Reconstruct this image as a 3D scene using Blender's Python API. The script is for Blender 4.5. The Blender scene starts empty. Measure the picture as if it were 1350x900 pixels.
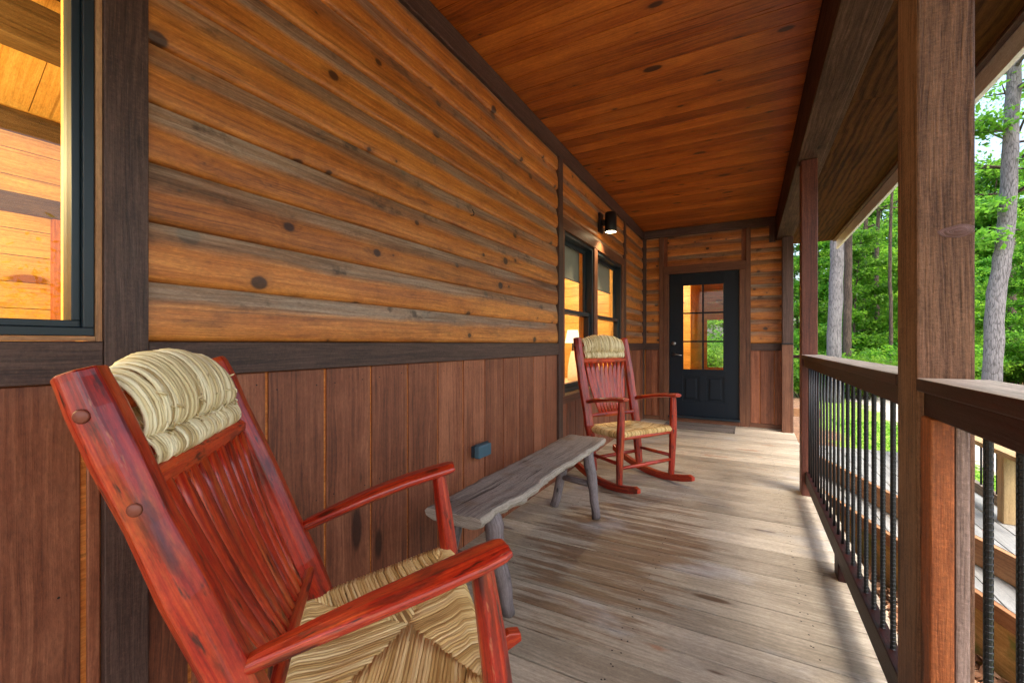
import bpy, bmesh, math, random
import numpy as np
from mathutils import Vector, Matrix, noise as mnoise
PI = math.pi
R = math.radians
random.seed(7)
S = bpy.context.scene
COL = S.collection

def C(r, g, b, k=1.0):
    f = lambda c: ((c/255.0)/12.92 if c <= 10 else (((c/255.0)+0.055)/1.055)**2.4)
    return (f(r)*k, f(g)*k, f(b)*k, 1.0)

# ------------------------------------------------------------------ node helpers
class NT:
    def __init__(s, name):
        s.m = bpy.data.materials.new(name); s.m.use_nodes = True
        s.t = s.m.node_tree; s.t.nodes.clear()
        s.out = s.t.nodes.new('ShaderNodeOutputMaterial')
    def n(s, typ, props=None, **ins):
        nd = s.t.nodes.new(typ)
        for k, v in (props or {}).items(): setattr(nd, k, v)
        for k, v in ins.items():
            s.put(nd.inputs[int(k[1:]) if k[0] == 'i' and k[1:].isdigit() else k.replace('_', ' ')], v)
        return nd
    def put(s, sock, v):
        if isinstance(v, bpy.types.NodeSocket): s.t.links.new(v, sock)
        else: sock.default_value = v
    def math(s, op, a, b=0.0, c=0.0, clamp=False):
        nd = s.t.nodes.new('ShaderNodeMath'); nd.operation = op; nd.use_clamp = clamp
        for i, v in enumerate((a, b, c)): s.put(nd.inputs[i], v)
        return nd.outputs[0]
    def mix(s, f, a, b, blend='MIX'):
        nd = s.t.nodes.new('ShaderNodeMix'); nd.data_type = 'RGBA'; nd.blend_type = blend
        s.put(nd.inputs[0], f); s.put(nd.inputs[6], a); s.put(nd.inputs[7], b)
        return nd.outputs[2]
    def ramp(s, f, stops, interp='LINEAR'):
        nd = s.t.nodes.new('ShaderNodeValToRGB'); cr = nd.color_ramp; cr.interpolation = interp
        while len(cr.elements) < len(stops): cr.elements.new(0.5)
        for e, (p, c) in zip(cr.elements, stops):
            e.position = p; e.color = c if len(c) == 4 else (*c, 1)
        s.put(nd.inputs[0], f); return nd.outputs[0]
    def smooth(s, v, a, b):
        nd = s.t.nodes.new('ShaderNodeMapRange'); nd.interpolation_type = 'SMOOTHSTEP'
        s.put(nd.inputs[0], v); nd.inputs[1].default_value = a; nd.inputs[2].default_value = b
        return nd.outputs[0]
    def noise(s, vec, scale=1.0, detail=4.0, rough=0.55, dist=0.0):
        return s.n('ShaderNodeTexNoise', None, Vector=vec, Scale=scale, Detail=detail, Roughness=rough, Distortion=dist).outputs[0]
    def comb(s, x, y, z=0.0):
        return s.n('ShaderNodeCombineXYZ', None, X=x, Y=y, Z=z).outputs[0]
    def bsdf(s, **ins):
        b = s.n('ShaderNodeBsdfPrincipled', None, **ins)
        s.t.links.new(b.outputs[0], s.out.inputs[0]); return b
    def bump(s, h, strength=0.3, dist=0.01, normal=None):
        nd = s.n('ShaderNodeBump', None, Strength=strength, Distance=dist, Height=h)
        if normal is not None: s.put(nd.inputs['Normal'], normal)
        return nd.outputs[0]

def wood(name, dark, mid, light, rough=0.5, knots=0.5, kn=(1.6, 5.0), bump=0.25, bdist=0.004, coat=0.0, var=0.3,
         sv=1.0, fine=1.0, saw=0.0, wave=0.04, streak=0.55, speck=0.55, hook=None, knotcol=None, spec=0.4, coatr=0.15):
    T = NT(name)
    uv = T.n('ShaderNodeUVMap', {'uv_map': 'UV'}).outputs[0]
    sp = T.n('ShaderNodeSeparateXYZ', None, Vector=uv)
    U, V = sp.outputs[0], sp.outputs[1]
    rnd = T.n('ShaderNodeNewGeometry').outputs['Random Per Island']
    rz = T.math('MULTIPLY', rnd, 40.0)
    wob = T.noise(T.comb(T.math('MULTIPLY', U, 1.3), T.math('MULTIPLY', V, 5.0), rz), 1.0, 3)
    V2 = T.math('ADD', V, T.math('MULTIPLY', T.math('SUBTRACT', wob, 0.5), 0.05))
    # knots: distance field also bends the grain round it
    vv = T.comb(T.math('MULTIPLY', U, kn[0]), T.math('ADD', T.math('MULTIPLY', V, kn[1]), rz), 0.0)
    vo = T.n('ShaderNodeTexVoronoi', {'voronoi_dimensions': '2D'}, Vector=vv, Scale=1.0)
    pick = T.n('ShaderNodeSeparateColor', None, Color=vo.outputs['Color'])
    size = T.math('MULTIPLY', T.math('MULTIPLY', pick.outputs[0], pick.outputs[0]), 0.13)
    on = T.math('LESS_THAN', pick.outputs[1], knots)
    kd = T.math('SUBTRACT', vo.outputs['Distance'], size)
    kd = T.math('ADD', kd, T.math('MULTIPLY', T.math('SUBTRACT', wob, 0.5), 0.06))
    kmask = T.math('MULTIPLY', T.math('SUBTRACT', 1.0, T.smooth(kd, -0.01, 0.05)), on)
    halo = T.math('MULTIPLY', T.math('SUBTRACT', 1.0, T.smooth(kd, 0.0, 0.25)), on)
    g1 = T.noise(T.comb(T.math('MULTIPLY', U, 2.5*sv), T.math('MULTIPLY', V2, 90.0*sv), rz), 1.0, 5, 0.65)
    g2 = T.noise(T.comb(T.math('MULTIPLY', U, 0.9*sv), T.math('MULTIPLY', V2, 16.0*sv), rz), 1.0, 4, 0.6)
    g3 = T.noise(T.comb(T.math('MULTIPLY', U, 0.8), T.math('MULTIPLY', V, 2.5), rz), 1.0, 2)
    wv = T.n('ShaderNodeTexWave', {'wave_type': 'BANDS', 'bands_direction': 'Y'},
             Vector=T.comb(T.math('MULTIPLY', U, 0.35), T.math('ADD', V2, T.math('MULTIPLY', halo, 0.03)), rz),
             Scale=14.0*sv, Distortion=7.0, Detail=2.0, Detail_Scale=0.8).outputs[0]
    g4 = T.noise(T.comb(T.math('MULTIPLY', U, 7.0), T.math('MULTIPLY', V, 9.0), rz), 1.0, 5, 0.7)
    f = T.math('ADD', T.math('MULTIPLY', g1, 0.34*fine), T.math('MULTIPLY', g2, 0.30))
    f = T.math('ADD', f, T.math('MULTIPLY', g4, 0.20))
    f = T.math('ADD', f, T.math('MULTIPLY', wv, wave))
    f = T.math('ADD', f, T.math('MULTIPLY', g3, 0.25))
    f = T.math('ADD', f, T.math('MULTIPLY', T.math('SUBTRACT', rnd, 0.5), var*0.30))
    g5 = T.noise(T.comb(T.math('MULTIPLY', U, 5.0*sv), T.math('MULTIPLY', V2, 260.0*sv), rz), 1.0, 3, 0.6)
    f = T.math('ADD', f, T.math('MULTIPLY', T.math('SUBTRACT', g5, 0.5), 0.22*fine))
    col = T.ramp(f, [(0.40, dark), (0.53, mid), (0.69, light)])
    sk = T.noise(T.comb(T.math('MULTIPLY', U, 0.9*sv), T.math('MULTIPLY', V2, 48.0*sv), T.math('ADD', rz, 5.0)), 1.0, 4, 0.6)
    col = T.mix(T.math('MULTIPLY', T.smooth(sk, 0.58, 0.74), streak), col, tuple(c*0.42 for c in dark[:3])+(1,))
    col = T.mix(T.math('MULTIPLY', halo, 0.35), col, tuple(c*0.55 for c in mid[:3])+(1,))
    kc = knotcol or tuple(c*0.18 for c in mid[:3])+(1,)
    col = T.mix(T.math('MULTIPLY', kmask, 0.9), col, kc)
    hsv = T.n('ShaderNodeHueSaturation', None, Value=T.math('ADD', 1.0-var*0.5, T.math('MULTIPLY', rnd, var)), Color=col)
    col = hsv.outputs[0]
    h = T.math('ADD', T.math('ADD', T.math('MULTIPLY', g1, 0.7), T.math('MULTIPLY', g2, 0.5)), T.math('MULTIPLY', g5, 0.35))
    h = T.math('SUBTRACT', h, T.math('MULTIPLY', kmask, 0.25))
    if saw:
        swa = T.noise(T.comb(T.math('MULTIPLY', U, 150.0), T.math('MULTIPLY', V, 70.0), rz), 1.0, 4, 0.75)
        swb = T.noise(T.comb(T.math('MULTIPLY', U, 9.0), T.math('MULTIPLY', V, 260.0), rz), 1.0, 3, 0.6)
        sw = T.math('ADD', T.math('MULTIPLY', swa, 0.5), T.math('MULTIPLY', swb, 0.5))
        h = T.math('ADD', h, T.math('MULTIPLY', sw, saw))
        col = T.mix(T.math('MULTIPLY', T.smooth(sw, 0.5, 0.68), 0.30*min(1, saw*2)), col, tuple(min(1, c*1.9) for c in light[:3])+(1,))
        col = T.mix(T.math('MULTIPLY', T.smooth(sw, 0.5, 0.34), 0.45*min(1, saw*2)), col, tuple(c*0.5 for c in dark[:3])+(1,))
    ro = T.math('ADD', rough-0.12, T.math('MULTIPLY', g2, 0.24))
    d = dict(col=col, U=U, V=V, rnd=rnd, rz=rz, wob=wob, g1=g1, g2=g2, h=h, rough=ro)
    if hook:
        hook(T, d)
    s1 = T.noise(T.comb(T.math('MULTIPLY', U, 60.0), T.math('MULTIPLY', V, 170.0), rz), 1.0, 6, 0.8)
    s2 = T.noise(T.comb(T.math('MULTIPLY', U, 16.0), T.math('MULTIPLY', V, 40.0), T.math('ADD', rz, 2.0)), 1.0, 5, 0.7)
    sv_ = T.math('ADD', T.math('ADD', 1.0, T.math('MULTIPLY', T.math('SUBTRACT', s1, 0.5), 2.6*speck)), T.math('MULTIPLY', T.math('SUBTRACT', s2, 0.5), 1.0*speck))
    d['col'] = T.mix(1.0, d['col'], T.comb(sv_, sv_, sv_), 'MULTIPLY')
    d['h'] = T.math('ADD', d['h'], T.math('MULTIPLY', s1, 0.5))
    b = T.bsdf(Base_Color=d['col'], Roughness=d['rough'], Normal=T.bump(d['h'], bump, bdist))
    b.inputs['Specular IOR Level'].default_value = spec
    if coat:
        b.inputs['Coat Weight'].default_value = coat; b.inputs['Coat Roughness'].default_value = coatr
    return T.m

def plain(name, col, rough=0.5, metal=0.0, nz=0.15, scale=30.0, bump=0.1, spec=0.5):
    T = NT(name)
    oc = T.n('ShaderNodeTexCoord').outputs['Object']
    a = T.noise(oc, scale, 5)
    b_ = T.noise(oc, scale*0.15, 3)
    f = T.math('ADD', T.math('MULTIPLY', a, 0.5), T.math('MULTIPLY', b_, 0.5))
    c = T.ramp(f, [(0.3, tuple(x*(1-nz) for x in col[:3])), (0.7, tuple(min(1, x*(1+nz)) for x in col[:3]))])
    b = T.bsdf(Base_Color=c, Roughness=T.math('ADD', rough-0.08, T.math('MULTIPLY', a, 0.16)), Metallic=metal, Normal=T.bump(a, bump, 0.002))
    b.inputs['Specular IOR Level'].default_value = spec
    return T.m

# ------------------------------------------------------------------ mesh builder
class MB:
    def __init__(s):
        s.v = []; s.f = []; s.uv = []; s.t = []; s.mi = []; s.sm = []
    def face(s, idx, uvs, ts=None, mi=0, sm=False):
        s.f.append(idx); s.uv.append(uvs); s.t.append(ts or [0.0]*len(idx)); s.mi.append(mi); s.sm.append(sm)
    def box(s, x0, x1, y0, y1, z0, z1, grain=None, M=None, mi=0):
        lo = (x0, y0, z0); hi = (x1, y1, z1)
        if grain is None:
            d = [hi[i]-lo[i] for i in range(3)]; g = d.index(max(d))
        else: g = 'xyz'.index(grain)
        ou, ov = random.uniform(0, 30), random.uniform(0, 30)
        b = len(s.v); P = []
        for k in range(8):
            P.append((hi[0] if k & 1 else lo[0], hi[1] if k & 2 else lo[1], hi[2] if k & 4 else lo[2]))
        s.v += [tuple(M @ Vector(p)) for p in P] if M else P
        for fc, n in (((0, 4, 6, 2), 0), ((1, 3, 7, 5), 0), ((0, 1, 5, 4), 1), ((2, 6, 7, 3), 1), ((0, 2, 3, 1), 2), ((4, 5, 7, 6), 2)):
            uvs = []
            for k in fc:
                p = P[k]
                if n == g:
                    o = [i for i in range(3) if i != g]
                    uvs.append((p[o[0]]*0.3+ou, p[o[1]]+ov))
                else:
                    o = [i for i in range(3) if i not in (g, n)][0]
                    uvs.append((p[g]+ou, p[o]+ov+n*0.37))
            s.face([b+k for k in fc], uvs, mi=mi)
        return s
    def tube(s, path, rad, segs=10, ratio=1.0, up=None, caps=True, smooth=True, mi=0, phase=0.0, closed=False, uvoff=None):
        path = [Vector(p) for p in path]; n = len(path)
        if not isinstance(rad, (list, tuple)): rad = [rad]*n
        ou, ov = uvoff or (random.uniform(0, 30), random.uniform(0, 30))
        b = len(s.v); L = 0.0; Ls = []
        up0 = Vector(up) if up else None; side = None
        for i, p in enumerate(path):
            if closed: t = path[(i+1) % n]-path[i-1]
            else: t = path[min(i+1, n-1)]-path[max(i-1, 0)]
            t.normalize()
            if i: L += (p-path[i-1]).length
            Ls.append(L)
            if side is None:
                ref = up0 or (Vector((0, 0, 1)) if abs(t.z) < 0.9 else Vector((0, 1, 0)))
                side = t.cross(ref).normalized()
            elif up0: side = t.cross(up0).normalized()
            else: side = (side - t*side.dot(t)).normalized()
            w = side.cross(t).normalized()
            r = rad[i]; rx, ry = r if isinstance(r, tuple) else (r, r*ratio)
            for k in range(segs):
                a = 2*PI*k/segs+phase
                s.v.append(tuple(p+side*(math.cos(a)*rx)+w*(math.sin(a)*ry)))
        r0 = rad[n//2]; r0 = r0[0] if isinstance(r0, tuple) else r0
        rng = n if closed else n-1
        for i in range(rng):
            j = (i+1) % n
            u0, u1 = Ls[i], (Ls[j] if j else L+(path[0]-path[-1]).length)
            for k in range(segs):
                k2 = (k+1) % segs
                s.face([b+i*segs+k, b+i*segs+k2, b+j*segs+k2, b+j*segs+k],
                       [(u0+ou, 2*PI*r0*k/segs+ov), (u0+ou, 2*PI*r0*(k+1)/segs+ov), (u1+ou, 2*PI*r0*(k+1)/segs+ov), (u1+ou, 2*PI*r0*k/segs+ov)], sm=smooth, mi=mi)
        if caps and not closed:
            for i, rev in ((0, True), (n-1, False)):
                idx = [b+i*segs+k for k in range(segs)]
                if rev: idx = idx[::-1]
                s.face(idx, [(ou+0.02*math.cos(2*PI*k/segs), ov+r0*math.sin(2*PI*k/segs)) for k in range(segs)], mi=mi)
        return s
    def lathe(s, prof, c=(0, 0, 0), segs=24, smooth=True, M=None, mi=0, caps=True):
        b = len(s.v); n = len(prof)
        for (r, z) in prof:
            for k in range(segs):
                a = 2*PI*k/segs; p = Vector((c[0]+r*math.cos(a), c[1]+r*math.sin(a), c[2]+z))
                s.v.append(tuple(M @ p) if M else tuple(p))
        for i in range(n-1):
            for k in range(segs):
                k2 = (k+1) % segs
                s.face([b+i*segs+k, b+i*segs+k2, b+(i+1)*segs+k2, b+(i+1)*segs+k], [(i*.1, k*.05), (i*.1, k*.05+.05), (i*.1+.1, k*.05+.05), (i*.1+.1, k*.05)], sm=smooth, mi=mi)
        for i, rev in ((0, True), (n-1, False)):
            if caps and prof[i][0] > 1e-5:
                idx = [b+i*segs+k for k in range(segs)]
                s.face(idx[::-1] if rev else idx, [(0, 0)]*segs, mi=mi)
        return s
    def poly(s, pts, z0, z1, grain=(0, 1), mi=0):
        """vertical prism over a ccw outline"""
        b = len(s.v); n = len(pts); ou, ov = random.uniform(0, 30), random.uniform(0, 30)
        g = Vector(grain).normalized(); q = Vector((-g.y, g.x))
        for z in (z0, z1):
            for p in pts: s.v.append((p[0], p[1], z))
        uvp = [(Vector(p).dot(g)+ou, Vector(p).dot(q)+ov) for p in pts]
        s.face([b+n+k for k in range(n)], uvp, mi=mi)
        s.face([b+k for k in range(n)][::-1], uvp[::-1], mi=mi)
        for k in range(n):
            k2 = (k+1) % n; L = (Vector(pts[k2])-Vector(pts[k])).length
            s.face([b+k, b+k2, b+n+k2, b+n+k], [(ou, z0+ov), (ou+L, z0+ov), (ou+L, z1+ov), (ou, z1+ov)], mi=mi)
        return s
    def build(s, name, mat, parent=None, bevel=0.0, segs=2):
        me = bpy.data.meshes.new(name)
        off = Vector(parent.get('_o', (0, 0, 0))) if parent else Vector((0, 0, 0))
        me.from_pydata([tuple(Vector(p)-off) for p in s.v], [], s.f)
        uv = me.uv_layers.new(name='UV'); tl = me.uv_layers.new(name='T')
        flat = [c for u in s.uv for p in u for c in p]
        uv.data.foreach_set('uv', flat)
        tl.data.foreach_set('uv', [c for t in s.t for x in t for c in (x, 0.0)])
        me.polygons.foreach_set('material_index', s.mi)
        me.polygons.foreach_set('use_smooth', s.sm)
        for m in (mat if isinstance(mat, (list, tuple)) else [mat]): me.materials.append(m)
        o = bpy.data.objects.new(name, me); COL.objects.link(o)
        if parent: o.parent = parent
        if bevel:
            bv = o.modifiers.new('bevel', 'BEVEL'); bv.width = bevel; bv.segments = segs
            bv.limit_method = 'ANGLE'; bv.angle_limit = R(40)
        return o

def tag(o, label=None, cat=None, group=None, kind=None):
    if label: o['label'] = label
    if cat: o['category'] = cat
    if group: o['group'] = group
    if kind: o['kind'] = kind
    return o
def thing(name, label, cat, loc=(0, 0, 0), rz=0.0, group=None, local=False):
    o = bpy.data.objects.new(name, None); COL.objects.link(o)
    o.empty_display_size = 0.1
    o.location = loc; o.rotation_euler = (0, 0, rz)
    if not local: o['_o'] = tuple(loc)      # parts are given in world coordinates
    return tag(o, label, cat, group)
def dup(o, parent=None):
    c = o.copy(); COL.objects.link(c)
    if parent: c.parent = parent
    for ch in list(o.children): dup(ch, c)
    return c
def bx(name, mat, parent, *a, bevel=0.003, grain=None):
    return MB().box(*a, grain=grain).build(name, mat, parent, bevel)

# ------------------------------------------------------------------ materials
def siding_hook(T, d):
    tl = T.n('ShaderNodeUVMap', {'uv_map': 'T'}).outputs[0]
    t = T.n('ShaderNodeSeparateXYZ', None, Vector=tl).outputs[0]
    n = T.noise(T.comb(T.math('MULTIPLY', d['U'], 2.2), T.math('MULTIPLY', d['V'], 14.0), d['rz']), 1.0, 5, 0.65)
    tt = T.math('ADD', t, T.math('MULTIPLY', T.math('SUBTRACT', n, 0.5), 0.42))
    m = T.smooth(tt, 0.50, 0.74)
    patch = T.noise(T.comb(T.math('MULTIPLY', d['U'], 0.9), T.math('MULTIPLY', d['V'], 3.0), d['rz']), 1.0, 3)
    m = T.math('MULTIPLY', m, T.smooth(patch, 0.2, 0.5))
    grey = T.ramp(T.math('ADD', T.math('MULTIPLY', d['g1'], 0.6), T.math('MULTIPLY', d['g2'], 0.5)),
                  [(0.38, C(70, 56, 44)), (0.54, C(122, 106, 90)), (0.72, C(166, 152, 136))])
    smk = T.noise(T.comb(T.math('MULTIPLY', d['U'], 2.6), T.math('MULTIPLY', d['V'], 11.0), T.math('ADD', d['rz'], 3.0)), 1.0, 6, 0.7)
    d['col'] = T.mix(T.math('MULTIPLY', T.smooth(smk, 0.52, 0.72), 0.6), d['col'], C(76, 44, 24))
    d['col'] = T.mix(T.math('MULTIPLY', m, T.math('ADD', 0.42, T.math('MULTIPLY', d['g2'], 0.7), clamp=True)), d['col'], grey)
    dk = T.noise(T.comb(T.math('MULTIPLY', d['U'], 7.0), T.math('MULTIPLY', d['V'], 9.0), T.math('ADD', d['rz'], 8.0)), 1.0, 5, 0.65)
    d['col'] = T.mix(T.math('MULTIPLY', T.math('MULTIPLY', T.smooth(dk, 0.56, 0.70), m), 0.75), d['col'], C(52, 42, 36))
    d['rough'] = T.math('ADD', d['rough'], T.math('MULTIPLY', m, 0.15))
M_SIDING = wood('stained_log_siding', C(104, 56, 22), C(168, 98, 38), C(204, 134, 62), rough=0.42, knots=0.55, kn=(5.0, 6.5), var=0.22, hook=siding_hook, bump=0.25, spec=0.5, knotcol=C(48, 26, 16))
M_WAIN = wood('brown_board', C(68, 34, 22), C(120, 68, 45), C(156, 99, 70), rough=0.48, streak=0.6, knots=0.35, kn=(1.4, 4.5), var=0.3, bump=0.35)
M_GAPW = wood('raw_orange_wood', C(150, 80, 30), C(190, 110, 45), C(214, 140, 70), rough=0.6, knots=0)
M_TRIM = wood('dark_trim', C(42, 28, 23), C(72, 51, 43), C(100, 76, 66), rough=0.5, knots=0.15, var=0.25, bump=0.5, saw=0.4)
M_ETRIM = wood('brown_casing', C(70, 42, 28), C(104, 66, 46), C(128, 88, 64), rough=0.5, knots=0.1, var=0.25)
M_CEIL = wood('ceiling_boards', C(84, 33, 6), C(144, 68, 17), C(182, 102, 36), rough=0.33, knots=0.65, streak=0.75, kn=(2.7, 5.5), var=0.25, bump=0.15,
              knotcol=C(40, 16, 8))
M_BEAM = wood('beam_wood', C(34, 22, 16), C(64, 45, 35), C(92, 70, 58), rough=0.8, spec=.1, knots=0.2, var=0.2, bump=0.35, saw=0.25)
M_PLY = wood('soffit_plywood', C(26, 13, 5), C(48, 27, 11), C(74, 46, 22), rough=0.85, knots=0.0, sv=0.5, var=0.2, bump=0.25, wave=.13, streak=.3, spec=.06)
M_RAIL = wood('rail_wood', C(17, 5, 4), C(31, 9, 7), C(46, 16, 12), rough=0.5, spec=.2, knots=0.1, var=0.2, bump=0.4, saw=0.1)
def post_hook(T, d):
    pass
M_POST = wood('rough_sawn_post', C(34, 20, 14), C(70, 46, 34), C(116, 85, 67), rough=0.62, spec=.25, knots=0.12, kn=(1.1, 9.0), var=0.1, bump=0.9, bdist=0.006, saw=0.8, fine=1.4)
M_POSTR = wood('reddish_post', C(52, 24, 18), C(86, 44, 33), C(112, 66, 50), rough=0.55, knots=0.12, var=0.1, bump=0.6, saw=0.5)
M_BLOCK = wood('orange_support', C(78, 36, 18), C(126, 66, 32), C(156, 92, 52), rough=0.6, knots=0.2, var=0.2, bump=0.8, saw=0.6)
M_BLOCKG = wood('grey_support', C(80, 64, 62), C(118, 98, 92), C(140, 120, 114), rough=0.6, knots=0.1, var=0.2, bump=0.8, saw=0.6)
M_FASCIA = wood('grey_fascia', C(186, 192, 198), C(208, 214, 220), C(222, 228, 232), rough=0.5, knots=0.0, var=0.1, bump=0.2)
def red_hook(T, d):
    n = T.noise(T.comb(T.math('MULTIPLY', d['U'], 3.0), T.math('MULTIPLY', d['V'], 18.0), d['rz']), 1.0, 5, 0.65)
    d['col'] = T.mix(T.math('MULTIPLY', T.smooth(n, 0.50, 0.68), 0.8), d['col'], C(178, 84, 34))
    sc = T.noise(T.comb(T.math('MULTIPLY', d['U'], 14.0), T.math('MULTIPLY', d['V'], 60.0), d['rz']), 1.0, 3, 0.6)
    d['col'] = T.mix(T.smooth(sc, 0.58, 0.72), d['col'], C(64, 22, 14))
    s2 = T.noise(T.comb(T.math('MULTIPLY', d['U'], 9.0), T.math('MULTIPLY', d['V'], 40.0), T.math('ADD', d['rz'], 9.0)), 1.0, 4, 0.7)
    d['col'] = T.mix(T.math('MULTIPLY', T.smooth(s2, 0.62, 0.75), 0.7), d['col'], C(206, 140, 96))
    bl_ = T.noise(T.comb(T.math('MULTIPLY', d['U'], 4.0), T.math('MULTIPLY', d['V'], 15.0), T.math('ADD', d['rz'], 4.0)), 1.0, 5, 0.65)
    d['col'] = T.mix(T.math('MULTIPLY', T.smooth(bl_, 0.52, 0.66), 0.7), d['col'], C(70, 20, 16))
    hw = T.noise(T.comb(T.math('MULTIPLY', d['U'], 10.0), T.math('MULTIPLY', d['V'], 34.0), d['rz']), 1.0, 2, 0.5)
    d['h'] = T.math('ADD', T.math('MULTIPLY', d['h'], 0.6), T.math('MULTIPLY', hw, 1.6))
    d['rough'] = T.math('ADD', d['rough'], T.math('MULTIPLY', T.smooth(s2, 0.5, 0.7), 0.2))
M_RED = wood('red_stained_wood', C(88, 16, 9), C(160, 34, 15), C(202, 78, 32), rough=0.36, knots=0.3, kn=(3.0, 9.0), var=0.3, bump=0.2, coat=0.4, hook=red_hook, coatr=0.2)
def bench_hook(T, d):
    oc = T.n('ShaderNodeTexCoord').outputs['Object']
    n = T.noise(oc, 5.0, 5)
    d['col'] = T.mix(T.math('MULTIPLY', T.smooth(n, 0.52, 0.7), 0.6), d['col'], C(120, 96, 66))
    cr = T.noise(T.comb(T.math('MULTIPLY', d['U'], 1.6), T.math('MULTIPLY', d['V'], 70.0), d['rz']), 1.0, 2, 0.5)
    ck = T.smooth(cr, 0.36, 0.28)
    d['col'] = T.mix(T.math('MULTIPLY', ck, 0.75), d['col'], C(36, 30, 26))
    d['h'] = T.math('SUBTRACT', d['h'], T.math('MULTIPLY', ck, 0.6))
M_BENCH = wood('weathered_grey_wood', C(56, 50, 46), C(100, 93, 88), C(142, 135, 127), rough=0.7, knots=0.3, kn=(2.5, 7), var=0.1, bump=0.8, bdist=0.006, fine=1.4, hook=bench_hook)
M_BARK2 = wood('bench_leg_wood', C(72, 64, 62), C(108, 98, 98), C(140, 130, 130), rough=0.7, knots=0.4, kn=(6, 12), var=0.15, bump=0.7)
M_LIVE = wood('live_edge_wood', C(84, 76, 68), C(140, 130, 118), C(178, 168, 154), rough=0.75, knots=0.2, kn=(4, 9), var=0.1, bump=1.0, bdist=0.01, fine=1.5)

def deck_hook(T, d):
    oc = T.n('ShaderNodeTexCoord').outputs['Object']
    sp = T.n('ShaderNodeSeparateXYZ', None, Vector=oc); X, Y = sp.outputs[0], sp.outputs[1]
    # brown stain left between the worn tracks
    n = T.noise(T.comb(T.math('MULTIPLY', X, 1.7), T.math('MULTIPLY', Y, 24.0), d['rz']), 1.0, 6, 0.68)
    big = T.noise(T.comb(T.math('MULTIPLY', X, 1.3), T.math('MULTIPLY', Y, 0.9), 4.2), 1.0, 3, 0.5)
    ex = T.math('DIVIDE', T.math('ADD', X, 0.62), 0.62); ey = T.math('DIVIDE', T.math('SUBTRACT', Y, 2.35), 1.15)
    el = T.math('ADD', T.math('MULTIPLY', ex, ex), T.math('MULTIPLY', ey, ey))
    zone = T.smooth(T.math('ADD', el, T.math('MULTIPLY', T.math('SUBTRACT', big, 0.5), 1.6)), 1.3, 0.0)
    f = T.math('ADD', T.math('ADD', n, T.math('MULTIPLY', zone, 0.34)), T.math('MULTIPLY', T.math('SUBTRACT', big, 0.5), 0.30))
    m = T.smooth(f, 0.72, 0.83)
    brown = T.ramp(d['g1'], [(0.3, C(74, 50, 30)), (0.7, C(126, 94, 62))])
    d['col'] = T.mix(T.math('MULTIPLY', m, 0.75), d['col'], brown)
    n2 = T.noise(T.comb(T.math('MULTIPLY', X, 3.0), T.math('MULTIPLY', Y, 9.0), 7.7), 1.0, 4, 0.6)
    o = T.smooth(T.math('ADD', n2, T.math('MULTIPLY', T.math('SUBTRACT', big, 0.5), 0.5)), 0.70, 0.80)
    d['col'] = T.mix(T.math('MULTIPLY', o, 0.6), d['col'], C(150, 94, 58))
    n3 = T.noise(T.comb(T.math('MULTIPLY', X, 1.6), T.math('MULTIPLY', Y, 3.2), 2.1), 1.0, 4, 0.6)
    d['col'] = T.mix(T.math('MULTIPLY', T.smooth(n3, 0.56, 0.72), 0.45), d['col'], C(176, 176, 176))
    d['rough'] = T.math('SUBTRACT', d['rough'], T.math('MULTIPLY', m, 0.08))
M_DECK = wood('worn_deck_boards', C(138, 127, 110), C(172, 161, 143), C(197, 188, 172), streak=0.0, fine=.5, rough=0.50, knots=0.22, kn=(1.5, 6.5), var=0.22, bump=0.3, hook=deck_hook, knotcol=C(84, 62, 44), spec=0.5)
M_STEP = wood('grey_step_boards', C(98, 99, 98), C(128, 130, 129), C(150, 152, 151), rough=0.6, knots=0.1, var=0.2, bump=0.3)
M_STEPB = wood('brown_step_edge', C(112, 74, 48), C(156, 112, 76), C(180, 140, 102), rough=0.65, knots=0.2, var=0.2, bump=0.4)
def moss_hook(T, d):
    oc = T.n('ShaderNodeTexCoord').outputs['Object']
    n = T.noise(oc, 6.0, 5)
    d['col'] = T.mix(T.smooth(n, 0.45, 0.65), d['col'], C(116, 128, 62))
M_OCHRE = wood('mossy_ochre_board', C(140, 104, 52), C(182, 146, 84), C(206, 176, 116), rough=0.7, knots=0.1, var=0.2, bump=0.4, hook=moss_hook)
M_NEWWOOD = wood('pale_treated_wood', C(124, 100, 66), C(158, 132, 92), C(180, 156, 116), rough=0.65, knots=0.1, var=0.15, bump=0.4)
M_PINE = wood('interior_pine', C(184, 128, 58), C(218, 168, 88), C(236, 192, 114), rough=0.4, knots=0.5, kn=(1.8, 5.0), var=0.15, bump=0.1, knotcol=C(140, 74, 26))
M_PINED = wood('dark_interior_wood', C(60, 44, 28), C(92, 70, 44), C(116, 92, 62), rough=0.5, knots=0.2, var=0.15)
M_REBAR = plain('black_rebar', C(38, 40, 44), 0.45, 0.6, 0.2, 60, 0.2)
M_FRAME = plain('dark_window_frame', C(24, 38, 46), 0.4, 0.0, 0.1)
M_DOOR = plain('navy_black_door', C(11, 23, 34), 0.42, 0.0, 0.12, 18, spec=.3)
M_STEEL = plain('brushed_steel', C(150, 150, 150), 0.3, 1.0)
M_BLACK = plain('black_metal', C(24, 25, 28), 0.4, 0.3)
M_BOX = plain('blue_grey_plastic', C(68, 98, 112), 0.45, 0.0, 0.12)
M_BOXD = plain('dark_plastic', C(34, 46, 54), 0.5)
M_NAIL = plain('nail_heads', C(46, 38, 34), 0.5, 0.5)
M_WHITE = plain('white_linen', C(226, 216, 196), 0.8)
M_SHADE = plain('grey_roller_shade', C(130, 134, 124), 0.8)
M_FLOORI = plain('interior_floor', C(120, 84, 50), 0.5)
M_ROOF = plain('roof_sheathing', C(80, 74, 68), 0.8)

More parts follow.
